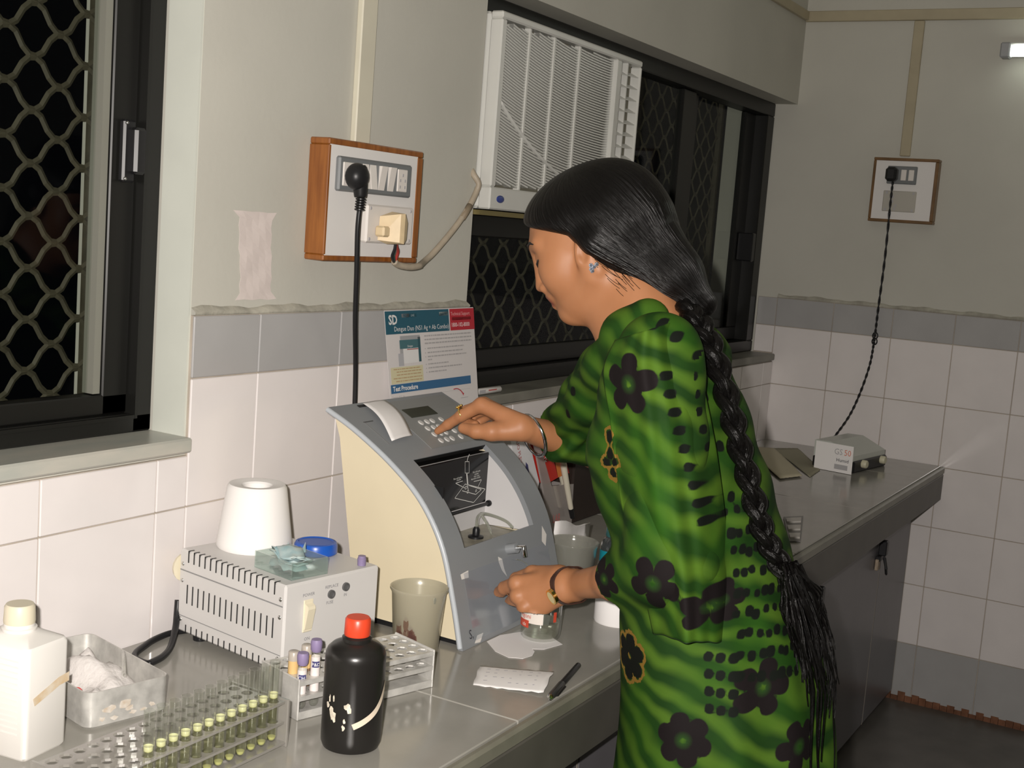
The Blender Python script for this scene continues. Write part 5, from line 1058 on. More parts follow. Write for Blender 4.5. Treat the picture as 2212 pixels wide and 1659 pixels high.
# ---------------------------------------------------------------- the woman
class Field:
    """signed distances on a grid; surfaces grown from it with surface nets"""
    def __init__(s, lo, hi, h):
        s.lo = np.array(lo, float); s.h = h; s.n = np.ceil((np.array(hi)-s.lo)/h).astype(int)+1; s.d = np.ones(s.n, np.float32)
        s.ax = [s.lo[k]+h*np.arange(s.n[k]) for k in range(3)]
    def sub(s, lo, hi):
        i0 = np.clip(np.floor((np.array(lo)-s.lo)/s.h).astype(int), 0, s.n-1); i1 = np.clip(np.ceil((np.array(hi)-s.lo)/s.h).astype(int)+1, 1, s.n)
        sl = tuple(slice(a, max(a+1, b)) for a, b in zip(i0, i1)); g = np.meshgrid(*[s.ax[k][sl[k]] for k in range(3)], indexing='ij', sparse=True); return sl, g
    def add(s, sl, d, k=0.0):
        a = s.d[sl]; d = d.astype(np.float32)
        if k > 0: h = np.maximum(k-np.abs(a-d), 0)/k; s.d[sl] = np.minimum(a, d)-h*h*k*0.25
        else: s.d[sl] = np.minimum(a, d)
    def cut(s, sl, d, k=0.0):
        a = s.d[sl]; d = -d.astype(np.float32)
        if k > 0: h = np.maximum(k-np.abs(a-d), 0)/k; s.d[sl] = np.maximum(a, d)+h*h*k*0.25
        else: s.d[sl] = np.maximum(a, d)
    def cap_d(s, g, a, b, ra, rb):
        a = np.array(a, float); ab = np.array(b, float)-a; L2 = max(ab@ab, 1e-12); p = [g[k]-a[k] for k in range(3)]
        t = np.clip((p[0]*ab[0]+p[1]*ab[1]+p[2]*ab[2])/L2, 0, 1)
        return np.sqrt((p[0]-t*ab[0])**2+(p[1]-t*ab[1])**2+(p[2]-t*ab[2])**2)-(ra+(rb-ra)*t)
    def cap(s, a, b, ra, rb, k=0.008, cut=False):
        a = np.array(a, float); b = np.array(b, float); m = max(ra, rb)+k+3*s.h
        sl, g = s.sub(np.minimum(a, b)-m, np.maximum(a, b)+m); d = s.cap_d(g, a, b, ra, rb)
        (s.cut if cut else s.add)(sl, d, k)
    def ell(s, c, r, axes, k=0.008, cut=False):
        c = np.array(c, float); m = max(r)+k+3*s.h; sl, g = s.sub(c-m, c+m); p = [g[i]-c[i] for i in range(3)]
        q = [p[0]*A[0]+p[1]*A[1]+p[2]*A[2] for A in axes]
        k0 = np.sqrt(sum((q[i]/r[i])**2 for i in range(3))); k1 = np.sqrt(sum((q[i]/r[i]**2)**2 for i in range(3)))+1e-9
        d = k0*(k0-1)/k1; (s.cut if cut else s.add)(sl, d, k)
    def mesh(s):
        ins = s.d < 0; c = ins[:-1, :-1, :-1]; cnt = np.zeros(c.shape, np.int8)
        for i in (0, 1):
            for j in (0, 1):
                for k in (0, 1): cnt += ins[i:i+c.shape[0], j:j+c.shape[1], k:k+c.shape[2]]
        act = np.argwhere((cnt > 0) & (cnt < 8)); idx = np.full(c.shape, -1, np.int32); idx[tuple(act.T)] = np.arange(len(act))
        corners = np.array([(i, j, k) for i in (0, 1) for j in (0, 1) for k in (0, 1)])
        V = np.stack([s.d[tuple((act+o).T)] for o in corners], 1); acc = np.zeros((len(act), 3)); num = np.zeros(len(act))
        for a in range(8):
            for b in range(a+1, 8):
                if abs(corners[a]-corners[b]).sum() != 1: continue
                va, vb = V[:, a], V[:, b]; m = (va < 0) != (vb < 0); t = np.where(m, va/np.where(m, va-vb, 1), 0)
                acc += np.where(m[:, None], corners[a]+(corners[b]-corners[a])*t[:, None], 0); num += m
        verts = s.lo+s.h*(act+acc/num[:, None]); faces = []
        for ax in range(3):
            u, v = (ax+1) % 3, (ax+2) % 3; sl0 = [slice(None)]*3; sl1 = [slice(None)]*3; sl0[ax] = slice(0, -1); sl1[ax] = slice(1, None)
            A, B = ins[tuple(sl0)], ins[tuple(sl1)]; e = np.argwhere(A != B)
            ok = (e[:, u] > 0) & (e[:, v] > 0) & (e[:, u] < s.n[u]-1) & (e[:, v] < s.n[v]-1); e = e[ok]
            fl = A[tuple(e.T)]; q = []
            for du, dv in ((-1, -1), (0, -1), (0, 0), (-1, 0)):
                w_ = e.copy(); w_[:, u] += du; w_[:, v] += dv; q.append(idx[tuple(w_.T)])
            q = np.stack(q, 1); q[~fl] = q[~fl][:, ::-1]; faces.append(q)
        return verts, np.concatenate(faces)
def np_obj(name, verts, faces, m, parent, attrs=None, smooth=True):
    off = np.array(ORG[parent.name]) if parent else np.zeros(3); me = bpy.data.meshes.new(name); v = (verts-off).astype(np.float32)
    me.vertices.add(len(v)); me.vertices.foreach_set('co', v.ravel()); f = faces.astype(np.int32)
    me.loops.add(f.size); me.loops.foreach_set('vertex_index', f.ravel()); me.polygons.add(len(f)); me.polygons.foreach_set('loop_start', np.arange(0, f.size, 4, dtype=np.int32))
    me.update(calc_edges=True); me.validate(); me.materials.append(m)
    for k, a in (attrs or {}).items():
        if a.ndim == 1: at = me.attributes.new(k, 'FLOAT', 'POINT'); at.data.foreach_set('value', a.astype(np.float32))
        else: at = me.attributes.new(k, 'FLOAT_VECTOR', 'POINT'); at.data.foreach_set('vector', a.astype(np.float32).ravel())
    me.polygons.foreach_set('use_smooth', [True]*len(me.polygons)); me.update()
    o = bpy.data.objects.new(name, me); COL.objects.link(o)
    if parent: o.parent = parent; ORG[o.name] = Vector(off)
    return o

pe = thing('person', (1.70, -0.74, 0.0), 'woman with long black plait in green printed kurta leaning over to press the keypad', 'person')
X0 = 1.70; PHI = math.radians(31); HS = 0.93; HO = np.array([X0+0.009, -0.4554, 1.3987])
PSI = math.radians(11); fh = np.array([-math.sin(PSI), math.cos(PSI), 0.0])   # the head turns a little to her left
HF = fh*math.cos(PHI)-np.array([0, 0, math.sin(PHI)]); HU = fh*math.sin(PHI)+np.array([0, 0, math.cos(PHI)]); HL = np.array([-math.cos(PSI), -math.sin(PSI), 0.0])
def H(f, l, u): return HO+HS*(f*HF+l*HL+u*HU)
HAX = (HF, HL, HU)
BODY = [
((1.7553, -0.3588, 1.0914),(1.8386, -0.3889, 1.068),0.0175,0.0245,0.02),
((1.7744, -0.3484, 1.088),(1.858, -0.379, 1.0644),0.0175,0.0245,0.02),
((1.8474, -0.3844, 1.0663),(1.9387, -0.3969, 1.0477),0.027,0.033,0.02),
((1.7461, -0.3504, 1.1009),(1.7378, -0.2796, 1.1212),0.0155,0.0125,0.01),
((1.7589, -0.3434, 1.0964),(1.7593, -0.271, 1.1198),0.015,0.012,0.01),
((1.7723, -0.338, 1.0905),(1.7787, -0.2662, 1.112),0.0145,0.0115,0.01),
((1.7812, -0.3343, 1.086),(1.7939, -0.2651, 1.1012),0.0135,0.0105,0.01),
((1.7434, -0.3487, 1.0889),(1.7175, -0.3143, 1.085),0.017,0.0155,0.012),
((1.7149, -0.3159, 1.0847),(1.7075, -0.291, 1.0826),0.0135,0.0115,0.006),
((1.7075, -0.291, 1.0826),(1.7079, -0.2669, 1.0843),0.0112,0.009,0.005),
((1.7378, -0.2796, 1.1212),(1.733, -0.2461, 1.0994),0.0115,0.0098,0.006),
((1.733, -0.2461, 1.0994),(1.7336, -0.2211, 1.0812),0.0094,0.0082,0.004),
((1.7336, -0.2211, 1.0812),(1.7336, -0.2021, 1.0675),0.008,0.0062,0.004),
((1.7593, -0.271, 1.1198),(1.7588, -0.2394, 1.1039),0.0108,0.0098,0.005),
((1.7588, -0.2394, 1.1039),(1.7517, -0.2454, 1.0868),0.0096,0.0086,0.003),
((1.7517, -0.2454, 1.0868),(1.7413, -0.2679, 1.0872),0.0084,0.0074,0.003),
((1.7787, -0.2662, 1.112),(1.7766, -0.2364, 1.0941),0.0105,0.0095,0.005),
((1.7766, -0.2364, 1.0941),(1.7664, -0.2451, 1.0775),0.0092,0.0084,0.003),
((1.7664, -0.2451, 1.0775),(1.7565, -0.2682, 1.0788),0.0082,0.0072,0.003),
((1.7939, -0.2651, 1.1012),(1.7889, -0.2425, 1.0828),0.0095,0.0086,0.005),
((1.7889, -0.2425, 1.0828),(1.7716, -0.2508, 1.0669),0.0084,0.0076,0.003),
((1.7716, -0.2508, 1.0669),(1.7609, -0.2728, 1.0667),0.0074,0.0066,0.003),
((1.5454, -0.7116, 0.9773),(1.5905, -0.6091, 0.9292),0.036,0.0265,0.02),
((1.5905, -0.6091, 0.9292),(1.6525, -0.5145, 0.8879),0.0262,0.02,0.02),
((1.6528, -0.514, 0.8921),(1.6453, -0.4904, 0.893),0.0175,0.017,0.015),
((1.6478, -0.5174, 0.8839),(1.638, -0.4957, 0.8771),0.0165,0.016,0.015),
((1.6488, -0.4964, 0.8935),(1.6375, -0.4258, 0.876),0.015,0.0122,0.01),
((1.6422, -0.5003, 0.8886),(1.6287, -0.4346, 0.8602),0.015,0.0122,0.01),
((1.6391, -0.5026, 0.8819),(1.6286, -0.448, 0.8466),0.0145,0.0118,0.01),
((1.6412, -0.5021, 0.8742),(1.6355, -0.4627, 0.8367),0.0135,0.011,0.01),
((1.6334, -0.4264, 0.877),(1.6375, -0.4258, 0.8753),0.0116,0.011,0.004),
((1.6246, -0.4354, 0.8606),(1.6286, -0.4348, 0.8589),0.0116,0.011,0.004),
((1.6235, -0.4493, 0.8466),(1.6276, -0.4487, 0.8448),0.0116,0.011,0.004),
((1.6309, -0.4629, 0.8364),(1.635, -0.4623, 0.8346),0.0116,0.011,0.004),
((1.6368, -0.4246, 0.8752),(1.6513, -0.3971, 0.859),0.0112,0.0104,0.004),
((1.6513, -0.3971, 0.859),(1.6659, -0.3812, 0.8458),0.01,0.0092,0.003),
((1.6659, -0.3812, 0.8458),(1.6824, -0.3724, 0.8342),0.009,0.0078,0.003),
((1.628, -0.4335, 0.8594),(1.6491, -0.4125, 0.8392),0.0112,0.0104,0.004),
((1.6491, -0.4125, 0.8392),(1.6723, -0.4061, 0.8244),0.01,0.0092,0.003),
((1.6723, -0.4061, 0.8244),(1.6869, -0.4051, 0.8171),0.0088,0.0078,0.003),
((1.6278, -0.447, 0.8451),(1.6494, -0.4266, 0.8261),0.0108,0.01,0.004),
((1.6494, -0.4266, 0.8261),(1.6709, -0.4229, 0.8129),0.0098,0.0088,0.003),
((1.6709, -0.4229, 0.8129),(1.6865, -0.4214, 0.8059),0.0086,0.0076,0.003),
((1.6347, -0.4617, 0.8352),(1.6539, -0.4482, 0.8204),0.0098,0.009,0.004),
((1.6539, -0.4482, 0.8204),(1.6716, -0.445, 0.8103),0.0086,0.0078,0.003),
((1.6556, -0.4869, 0.8973),(1.6613, -0.438, 0.8889),0.015,0.0118,0.01),
((1.6613, -0.438, 0.8889),(1.674, -0.4036, 0.8703),0.0112,0.0098,0.005),
((1.674, -0.4036, 0.8703),(1.6857, -0.3872, 0.8555),0.0094,0.0078,0.004),
((1.5696, -0.6536, 1.2561),(1.5454, -0.7116, 0.9773),0.048,0.038,0.02),
((1.862, -0.578, 1.235),(1.9387, -0.3969, 1.0477),0.046,0.036,0.02),
]
B = Field((1.44, -0.86, 0.84), (2.02, -0.17, 1.545), 0.0022)
def hell(F_, c, r, k, cut=False, ax=HAX): F_.ell(H(*c), [x*HS for x in r], ax, k, cut)
def hcap(F_, a, b, ra, rb, k, cut=False): F_.cap(H(*a), H(*b), ra*HS, rb*HS, k, cut)
hell(B, (-0.025, 0, 0.030), (0.098, 0.073, 0.072), 0.0)
hell(B, (0.030, 0, -0.015), (0.055, 0.060, 0.080), 0.03)
hell(B, (0.040, 0, -0.070), (0.040, 0.044, 0.040), 0.03)
for s_ in (-1, 1):
    hcap(B, (0.062, 0.010*s_, -0.098), (-0.002, 0.052*s_, -0.062), 0.016, 0.022, 0.025)
    hell(B, (0.050, 0.036*s_, -0.030), (0.030, 0.026, 0.032), 0.02)
    hcap(B, (0.074, 0.012*s_, 0.026), (0.058, 0.045*s_, 0.024), 0.010, 0.010, 0.012)
    hell(B, (0.092, 0.032*s_, 0.004), (0.021, 0.019, 0.013), 0.010, True)
    hell(B, (0.066, 0.031*s_, 0.002), (0.0125, 0.0135, 0.0125), 0.004)
    hell(B, (0.089, 0.0125*s_, -0.040), (0.010, 0.0075, 0.0075), 0.005)
hcap(B, (0.079, 0, 0.018), (0.095, 0, -0.026), 0.0085, 0.0085, 0.012)
hell(B, (0.0975, 0, -0.035), (0.0100, 0.0105, 0.0088), 0.006)
hell(B, (0.083, 0, -0.058), (0.013, 0.022, 0.015), 0.012)
for s_ in (-1, 1):
    hcap(B, (0.0925, 0.002*s_, -0.0545), (0.081, 0.022*s_, -0.0610), 0.0056, 0.003, 0.003)
    hcap(B, (0.0885, 0.0, -0.0730), (0.078, 0.020*s_, -0.0660), 0.0066, 0.003, 0.003)
hell(B, (0.072, 0, -0.094), (0.0155, 0.018, 0.0145), 0.014)
for s_ in (-1, 1):   # ears
    ea = (np.array(HF)*0.96+HU*0.28, HL, HU*0.96-HF*0.28)
    hell(B, (-0.010, 0.069*s_, -0.030), (0.0185, 0.011, 0.032), 0.006, ax=ea)
    hell(B, (-0.008, 0.081*s_, -0.026), (0.0095, 0.008, 0.017), 0.005, True, ax=ea)
    hell(B, (-0.016, 0.070*s_, -0.056), (0.0085, 0.006, 0.011), 0.005)
    hell(B, (0.003, 0.0725*s_, -0.036), (0.005, 0.005, 0.008), 0.004)
B.cap(H(-0.030, 0, -0.055), (X0, -0.595, 1.265), 0.050, 0.056, 0.03)
B.cap(H(0.005, 0, -0.085), (X0, -0.555, 1.235), 0.036, 0.045, 0.03)
B.cap((1.585, -0.625, 1.235), (1.825, -0.585, 1.228), 0.034, 0.034, 0.03)
B.cap((X0, -0.62, 1.15), (X0, -0.70, 0.80), 0.075, 0.080, 0.03)
for a, b_, ra_, rb_, k_ in BODY: B.cap(a, b_, ra_, rb_, k_)
bv, bf = B.mesh()
# face colouring by place: lips, darker lids
loc = (bv-HO)/HS; lf_, ll_, lu_ = loc@HF, loc@HL, loc@HU
lip = np.sqrt(((lf_-0.086)/0.016)**2+(ll_/0.022)**2+((lu_+0.0635)/0.0135)**2)-1
skin = bpy.data.materials.new('skin'); skin.use_nodes = True; nt = skin.node_tree; pb = nt.nodes['Principled BSDF']
at = nt.nodes.new('ShaderNodeAttribute'); at.attribute_name = 'lip'; mr = nt.nodes.new('ShaderNodeMapRange'); mr.inputs[1].default_value = -0.25; mr.inputs[2].default_value = 0.15; nt.links.new(at.outputs['Fac'], mr.inputs[0])
nz = nt.nodes.new('ShaderNodeTexNoise'); nz.inputs['Scale'].default_value = 25; mc = nt.nodes.new('ShaderNodeMix'); mc.data_type = 'RGBA'; mc.inputs[6].default_value = (0.355, 0.150, 0.066, 1); mc.inputs[7].default_value = (0.43, 0.195, 0.092, 1); nt.links.new(nz.outputs[0], mc.inputs[0])
m2 = nt.nodes.new('ShaderNodeMix'); m2.data_type = 'RGBA'; m2.inputs[6].default_value = (0.26, 0.075, 0.05, 1); nt.links.new(mr.outputs[0], m2.inputs[0]); nt.links.new(mc.outputs[2], m2.inputs[7]); nt.links.new(m2.outputs[2], pb.inputs['Base Color'])
pb.inputs['Roughness'].default_value = 0.5; pb.inputs['Subsurface Weight'].default_value = 0.12; pb.inputs['Subsurface Radius'].default_value = (0.010, 0.004, 0.002); pb.inputs['Subsurface Scale'].default_value = 0.6; pb.inputs['Specular IOR Level'].default_value = 0.4
# legs and feet join the same body mesh, under the clothes
def legmesh():
    F2 = Field((1.50, -0.95, -0.002), (1.90, -0.56, 0.90), 0.006)
    for x in (1.615, 1.785):
        F2.cap((x+(0.03 if x < 1.7 else -0.03), -0.755, 0.80), (x, -0.750, 0.46), 0.070, 0.055, 0.03); F2.cap((x, -0.740, 0.46), (x, -0.770, 0.07), 0.055, 0.034, 0.02)
        F2.cap((x, -0.780, 0.038), (x-0.004, -0.640, 0.024), 0.034, 0.022, 0.02); F2.cap((x, -0.785, 0.034), (x, -0.79, 0.03), 0.032, 0.030, 0.01)
        for t_ in range(5): F2.cap((x-0.024+0.012*t_, -0.655, 0.018), (x-0.027+0.013*t_, -0.605+0.004*abs(t_-1.5), 0.013), 0.0095, 0.0075, 0.004)
    return F2.mesh()
lv, lfc = legmesh(); nb = len(bv)
bv2 = np.concatenate([bv, lv]); bf2 = np.concatenate([bf, lfc+nb]); lip2 = np.concatenate([lip, np.full(len(lv), 5.0)])
np_obj('body', bv2, bf2, skin, pe, {'lip': lip2})
for x in (1.615, 1.785):
    b = MB(); b.hull([(x+dx, y, z) for dx, y in ((-.036, -.815), (.036, -.815), (-.042, -.66), (.042, -.66), (-.03, -.59), (.03, -.59)) for z in (0.0005, 0.010)]); b.build('sandal', mat('sandal_brown', (0.10, 0.055, 0.03), 0.6), pe)
# brow, lashes
dark = mat('brow_black', (0.012, 0.009, 0.008), 0.6)
def onskin(f, l, u, lift=0.0010):
    best = 0.6
    for k in np.linspace(0.6, 1.5, 181):
        p = H(f*k, l*k, u); i = np.clip(np.round((p-B.lo)/B.h).astype(int), 0, B.n-1)
        if B.d[tuple(i)] < 0: best = k
    d = H(f, l, u)-H(0, 0, u); d /= np.linalg.norm(d); return tuple(H(f*best, l*best, u)+d*lift)
for s_ in (-1, 1):
    MB().tube([onskin(f, l*s_, u) for f, l, u in ((0.0845, 0.012, 0.0265), (0.081, 0.024, 0.0315), (0.0725, 0.037, 0.0315), (0.058, 0.050, 0.0245))], [0.0014, 0.0028, 0.0026, 0.0010], 6).build('eyebrow', dark, pe, smooth=True)
    MB().tube([onskin(f, l*s_, u, 0.0015) for f, l, u in ((0.0745, 0.020, -0.005), (0.0775, 0.031, -0.0075), (0.071, 0.041, -0.005), (0.062, 0.049, -0.001))], [0.0008, 0.0020, 0.0022, 0.0010], 6).build('eyelashes', dark, pe, smooth=True)
# ---- hair
hairm = bpy.data.materials.new('black_hair'); hairm.use_nodes = True; nt = hairm.node_tree; pb = nt.nodes['Principled BSDF']
pb.inputs['Base Color'].default_value = (0.0035, 0.0030, 0.0028, 1); pb.inputs['Roughness'].default_value = 0.36; pb.inputs['Specular IOR Level'].default_value = 0.22
at = nt.nodes.new('ShaderNodeAttribute'); at.attribute_name = 'strand'; nz = nt.nodes.new('ShaderNodeTexNoise'); nz.inputs['Scale'].default_value = 1.0; nz.inputs['Detail'].default_value = 4; nt.links.new(at.outputs['Vector'], nz.inputs['Vector'])
bp = nt.nodes.new('ShaderNodeBump'); bp.inputs['Strength'].default_value = 0.75; bp.inputs['Distance'].default_value = 0.006; nt.links.new(nz.outputs[0], bp.inputs['Height']); nt.links.new(bp.outputs[0], pb.inputs['Normal'])
HR = Field((1.56, -0.70, 1.22), (1.84, -0.33, 1.55), 0.0028)
hell(HR, (-0.045, 0, 0.015), (0.106, 0.086, 0.096), 0.0)
hell(HR, (-0.002, 0, 0.044), (0.0865, 0.0785, 0.066), 0.02)
hcap(HR, (-0.085, 0.004, -0.035), (-0.112, 0.016, -0.115), 0.066, 0.045, 0.03)
hcap(HR, (-0.112, 0.016, -0.115), (-0.136, 0.030, -0.178), 0.040, 0.022, 0.02)
for s_ in (-1, 1): hcap(HR, (-0.030, 0.066*s_, -0.020), (-0.095, 0.030*s_, -0.120), 0.022, 0.026, 0.02)
sl, g = HR.sub((1.5, -0.75, 1.15), (1.9, -0.3, 1.6))
p = [g[k]-HO[k] for k in range(3)]; hf = (p[0]*HF[0]+p[1]*HF[1]+p[2]*HF[2])/HS; hu = (p[0]*HU[0]+p[1]*HU[1]+p[2]*HU[2])/HS
sA = (hf-0.079)*0.607-(hu-0.066)*0.795; sB = (hf-0.004)*0.95-(hu-0.008)*0.317
face = np.broadcast_to(np.maximum(-sA, -sB)*HS, HR.d[sl].shape); HR.cut(sl, face, 0.012)
hv, hfc = HR.mesh(); loc = (hv-HO)/HS; N = np.array([-0.136, 0.030, -0.178]); q = np.stack([loc@HF, loc@HL, loc@HU], 1)-N
A_ = np.array([0.09, 0, 0.27]); A_ /= np.linalg.norm(A_); ax2 = np.cross(A_, [0, 1, 0]); lon = np.arctan2(q[:, 1], q@ax2); dist = np.linalg.norm(q, axis=1)
np_obj('hair', hv, hfc, hairm, pe, {'strand': np.stack([lon*16, dist*14, np.zeros(len(lon))], 1)})
def strand_obj(name, tubes, m, n=8, f1=2.2, f2=30):
    V, Fc, SA = [], [], []
    for k, (pts, rr) in enumerate(tubes):
        bb = MB().tube(pts, rr, n); o = len(V); V += bb.v; L = len(pts)
        for i in range(L):
            for j in range(n): SA.append((j*f1/n*4+k*7, i*f2/L, k))
        Fc += [tuple(i+o for i in f) for f in bb.f if len(f) == 4]
    return np_obj(name, np.array(V), np.array(Fc), m, pe, {'strand': np.array(SA, float)})
BR = [(1.689, -0.632, 1.318), (1.676, -0.662, 1.298), (1.675, -0.690, 1.256), (1.660, -0.723, 1.196), (1.648, -0.750, 1.137), (1.641, -0.777, 1.077), (1.640, -0.800, 1.023), (1.648, -0.824, 0.984), (1.662, -0.848, 0.946), (1.668, -0.866, 0.902), (1.664, -0.878, 0.862)]
BP = spline(BR, 12); NB = len(BP); tubes = []
for k in range(3):
    pts, rr = [], []
    for i, p in enumerate(BP):
        t = i/(NB-1); d = (BP[min(i+1, NB-1)]-BP[max(i-1, 0)]).normalized(); sx_ = d.cross(Vector((0.45, 0.85, -0.2))).normalized(); nx_ = sx_.cross(d).normalized()
        amp = 0.0115*(1-0.30*t)*min(1, t*8+0.25); a = t*11.5*math.pi*1.0+2*math.pi*k/3
        pts.append(tuple(p+sx_*amp*math.sin(a)+nx_*amp*0.55*math.sin(2*a))); rr.append((0.0098-0.0022*t)*(1 if t < 0.97 else 0.9))
    tubes.append((pts, rr))
strand_obj('plait', tubes, hairm, 10, 3.0, 60)
tl2 = []; rnd = random.Random(11)
for k in range(110):
    a = rnd.random()*6.28; r0 = 0.006+0.022*rnd.random(); r1 = 0.014+0.046*rnd.random(); L = 0.05+0.12*rnd.random() if k < 99 else 0.18+0.14*rnd.random()
    s0 = Vector((1.641+0.014*math.cos(a), -0.834+0.006*math.sin(a), 0.992-0.03*rnd.random())); pts = []
    for i in range(12):
        t = i/11; z = s0.z-L*t; rr_ = r0+(r1-r0)*math.sin(min(1, t*1.5)*math.pi*0.62)
        yb_ = -0.834-0.052*min(1, (0.985-z)/0.15)-0.018*max(0, (0.83-z)/0.2); pts.append((1.641+0.022*math.sin(min(1, t*1.4)*1.57)+rr_*math.cos(a)*0.85+(0.002+0.006*t)*math.sin(k*1.3+i*0.8), yb_+rr_*0.45*math.sin(a)-0.006, z))
    tl2.append((pts, [0.0030*(1-0.75*i/11) for i in range(12)]))
strand_obj('plait_tail', tl2, hairm, 5, 1.0, 8)['kind'] = 'stuff'
ls = []
for k in range(16):
    f0, u0 = -0.022-0.004*k*0.5, -0.045-0.007*(k % 9); pts = []
    for i in range(9):
        t = i/8; pts.append(tuple(H(f0-0.012*t-0.04*t*t*(0.3+0.07*k % 0.7)+0.006*math.sin(k*1.7), 0.0795-0.018*t-0.010*t*t, u0-0.075*t*(0.5+0.05*k))))
    ls.append((pts, [0.00038]*9))
strand_obj('loose_hair', ls, hairm, 4, 1.0, 4)['kind'] = 'stuff'

# ---- jewellery
b = MB(); ec = Vector(H(-0.016, 0.0775, -0.055))
for dx, dy, dz in ((0, 0, 0), (0.0, 0.005, 0.002), (0.0, -0.004, 0.004), (0.0, 0.002, -0.006), (0, 0.004, -0.0035)): b.ell((ec.x+dx-0.002, ec.y+dy, ec.z+dz), (0.0025, 0.0034, 0.0034), 8, 6)
b.build('earring', mat('crystal', (0.75, 0.82, 1.0), 0.05, metal=0.9), pe, label='sparkling crystal ear stud')
def ringtube(c, axis, r, rt_, fl_=1.0, n=28):
    ax = Vector(axis).normalized(); u_ = ax.cross(Vector((0, 0, 1))).normalized(); v_ = ax.cross(u_)
    return MB().tube([tuple(Vector(c)+u_*r*math.cos(t)+v_*r*fl_*math.sin(t)) for t in np.linspace(0, 2*math.pi, n+1)], rt_, 8, cap=False)
fd = Vector((-0.0048, 0.0335, -0.0218))
ringtube((1.7341, -0.247, 1.1033), fd, 0.0108, 0.0014).build('ring_band', gold, pe, smooth=True)
b = MB(); rc = Vector((1.7341, -0.247, 1.1033)); ud = (Vector((0, 0, 1))-fd.normalized()*fd.normalized().z).normalized(); lx = fd.normalized().cross(ud)
for i in range(7): p = rc+ud*0.0125+lx*0.0045*math.cos(i*0.9)*(i > 0)+fd.normalized()*0.0045*math.sin(i*0.9)*(i > 0); b.ell(tuple(p), (0.0021,)*3, 8, 6)
b.build('ring_setting', gold, pe, smooth=True)
arm_r = Vector((1.845, -0.385, 1.078))-Vector((1.7621, -0.3508, 1.0896))
ringtube((1.777, -0.358, 1.0785), Vector((0.80, -0.42, 0.35)), 0.0335, 0.0030, 1.06).build('bangle', mat('silver', (0.62, 0.63, 0.66), 0.15, metal=1.0), pe, smooth=True)
wa = Vector((0.062, 0.0946, -0.0413)).normalized(); wc = Vector((1.6503, -0.5137, 0.8908))
cd_ = (Vector((0, -1.32, 1.41))-wc); cd_ = (cd_-wa*cd_.dot(wa)).normalized(); sd = wa.cross(cd_).normalized(); up_ = sd if sd.z > 0 else -sd
wn = (cd_*0.93-up_*0.37).normalized(); wp = None
def wrist_r(d):
    best = 0.012
    for k in np.linspace(0.012, 0.036, 97):
        p = np.array(wc)+np.array(d)*k; i = np.clip(np.round((p-B.lo)/B.h).astype(int), 0, B.n-1)
        if B.d[tuple(i)] < 0: best = k
    return best
ua = wa.cross(Vector((0, 0, 1))).normalized(); va = wa.cross(ua); dirs = [ua*math.cos(t)+va*math.sin(t) for t in np.linspace(0, 2*math.pi, 41)[:-1]]
rs = [wrist_r(d)+0.0012 for d in dirs]; rs = [(rs[i-1]+rs[i]*2+rs[(i+1) % 40])/4 for i in range(40)]
rows = [[tuple(wc+d*(r+e)+wa*q) for d, r in list(zip(dirs, rs))+[(dirs[0], rs[0])]] for e, q in ((0, -0.0062), (0.0018, -0.0060), (0.0018, 0.0060), (0, 0.0062))]
MB().grid(rows).build('watch_strap', mat('strap_brown', (0.045, 0.020, 0.014), 0.4), pe, smooth=40)
wp = wc+wn*(wrist_r(wn)+0.0050); e1 = wn.cross(wa).normalized(); e2 = wa
b = MB(); b.add([tuple(wp+e1*0.0120*math.cos(t)+e2*0.0100*math.sin(t)+wn*h) for h in (-0.003, 0.0025) for t in np.linspace(0, 2*math.pi, 21)[:-1]], [(i, (i+1) % 20, 20+(i+1) % 20, 20+i) for i in range(20)]+[tuple(range(20, 40))]); wcase = b.build('watch_case', gold, pe, smooth=40)
b = MB(); b.add([tuple(wp+e1*0.0094*math.cos(t)+e2*0.0078*math.sin(t)+wn*0.0028) for t in np.linspace(0, 2*math.pi, 21)[:-1]], [tuple(range(20))]); b.build('watch_dial', mat('dial', (0.55, 0.48, 0.26), 0.3), wcase)

# ---- clothes
TT = np.array([(1.285, -.602, .070, .045), (1.262, -.606, .125, .052), (1.248, -.609, .160, .058), (1.189, -.624, .168, .090), (1.088, -.640, .165, .126), (1.024, -.669, .157, .127), (.961, -.696, .155, .125), (.896, -.717, .163, .128), (.831, -.736, .17, .142), (.766, -.750, .18, .148), (.699, -.760, .185, .153), (.658, -.765, .19, .156), (.40, -.775, .21, .172)])[::-1]
K = Field((1.42, -0.98, 0.40), (2.03, -0.22, 1.33), 0.0045)
sl, g = K.sub((1.3, -1.1, 0.3), (2.1, -0.1, 1.4)); zz = g[2]; y0, aa, bb_2 = [np.interp(zz.ravel(), TT[:, 0], TT[:, i]).reshape(zz.shape) for i in (1, 2, 3)]
dx, dy = g[0]-X0, g[1]-y0; rr = np.sqrt((dx/aa)**2+(dy/bb_2)**2); dt = (rr-1)*np.minimum(aa, bb_2)
dt = np.maximum(dt, np.maximum(0.405-zz, zz-1.283)); K.add(sl, dt)
def P3(*a): return a
def sleeve(pts, k, cutp=None, cutn=None):
    a = np.array([p[0] for p in pts]); r = max(p[1] for p in pts)+0.03; sl, g = K.sub(a.min(0)-r, a.max(0)+r); d = None
    for (p, ra), (q, rb) in zip(pts[:-1], pts[1:]):
        e = K.cap_d(g, p, q, ra, rb)
        if d is None: d = e
        else: h = np.maximum(0.03-np.abs(d-e), 0)/0.03; d = np.minimum(d, e)-h*h*0.0075
    if cutp is not None:
        n = np.array(cutn, float); n /= np.linalg.norm(n); pl_ = sum((g[i]-cutp[i])*n[i] for i in range(3)); d = np.maximum(d, pl_)
    K.add(sl, d, k)
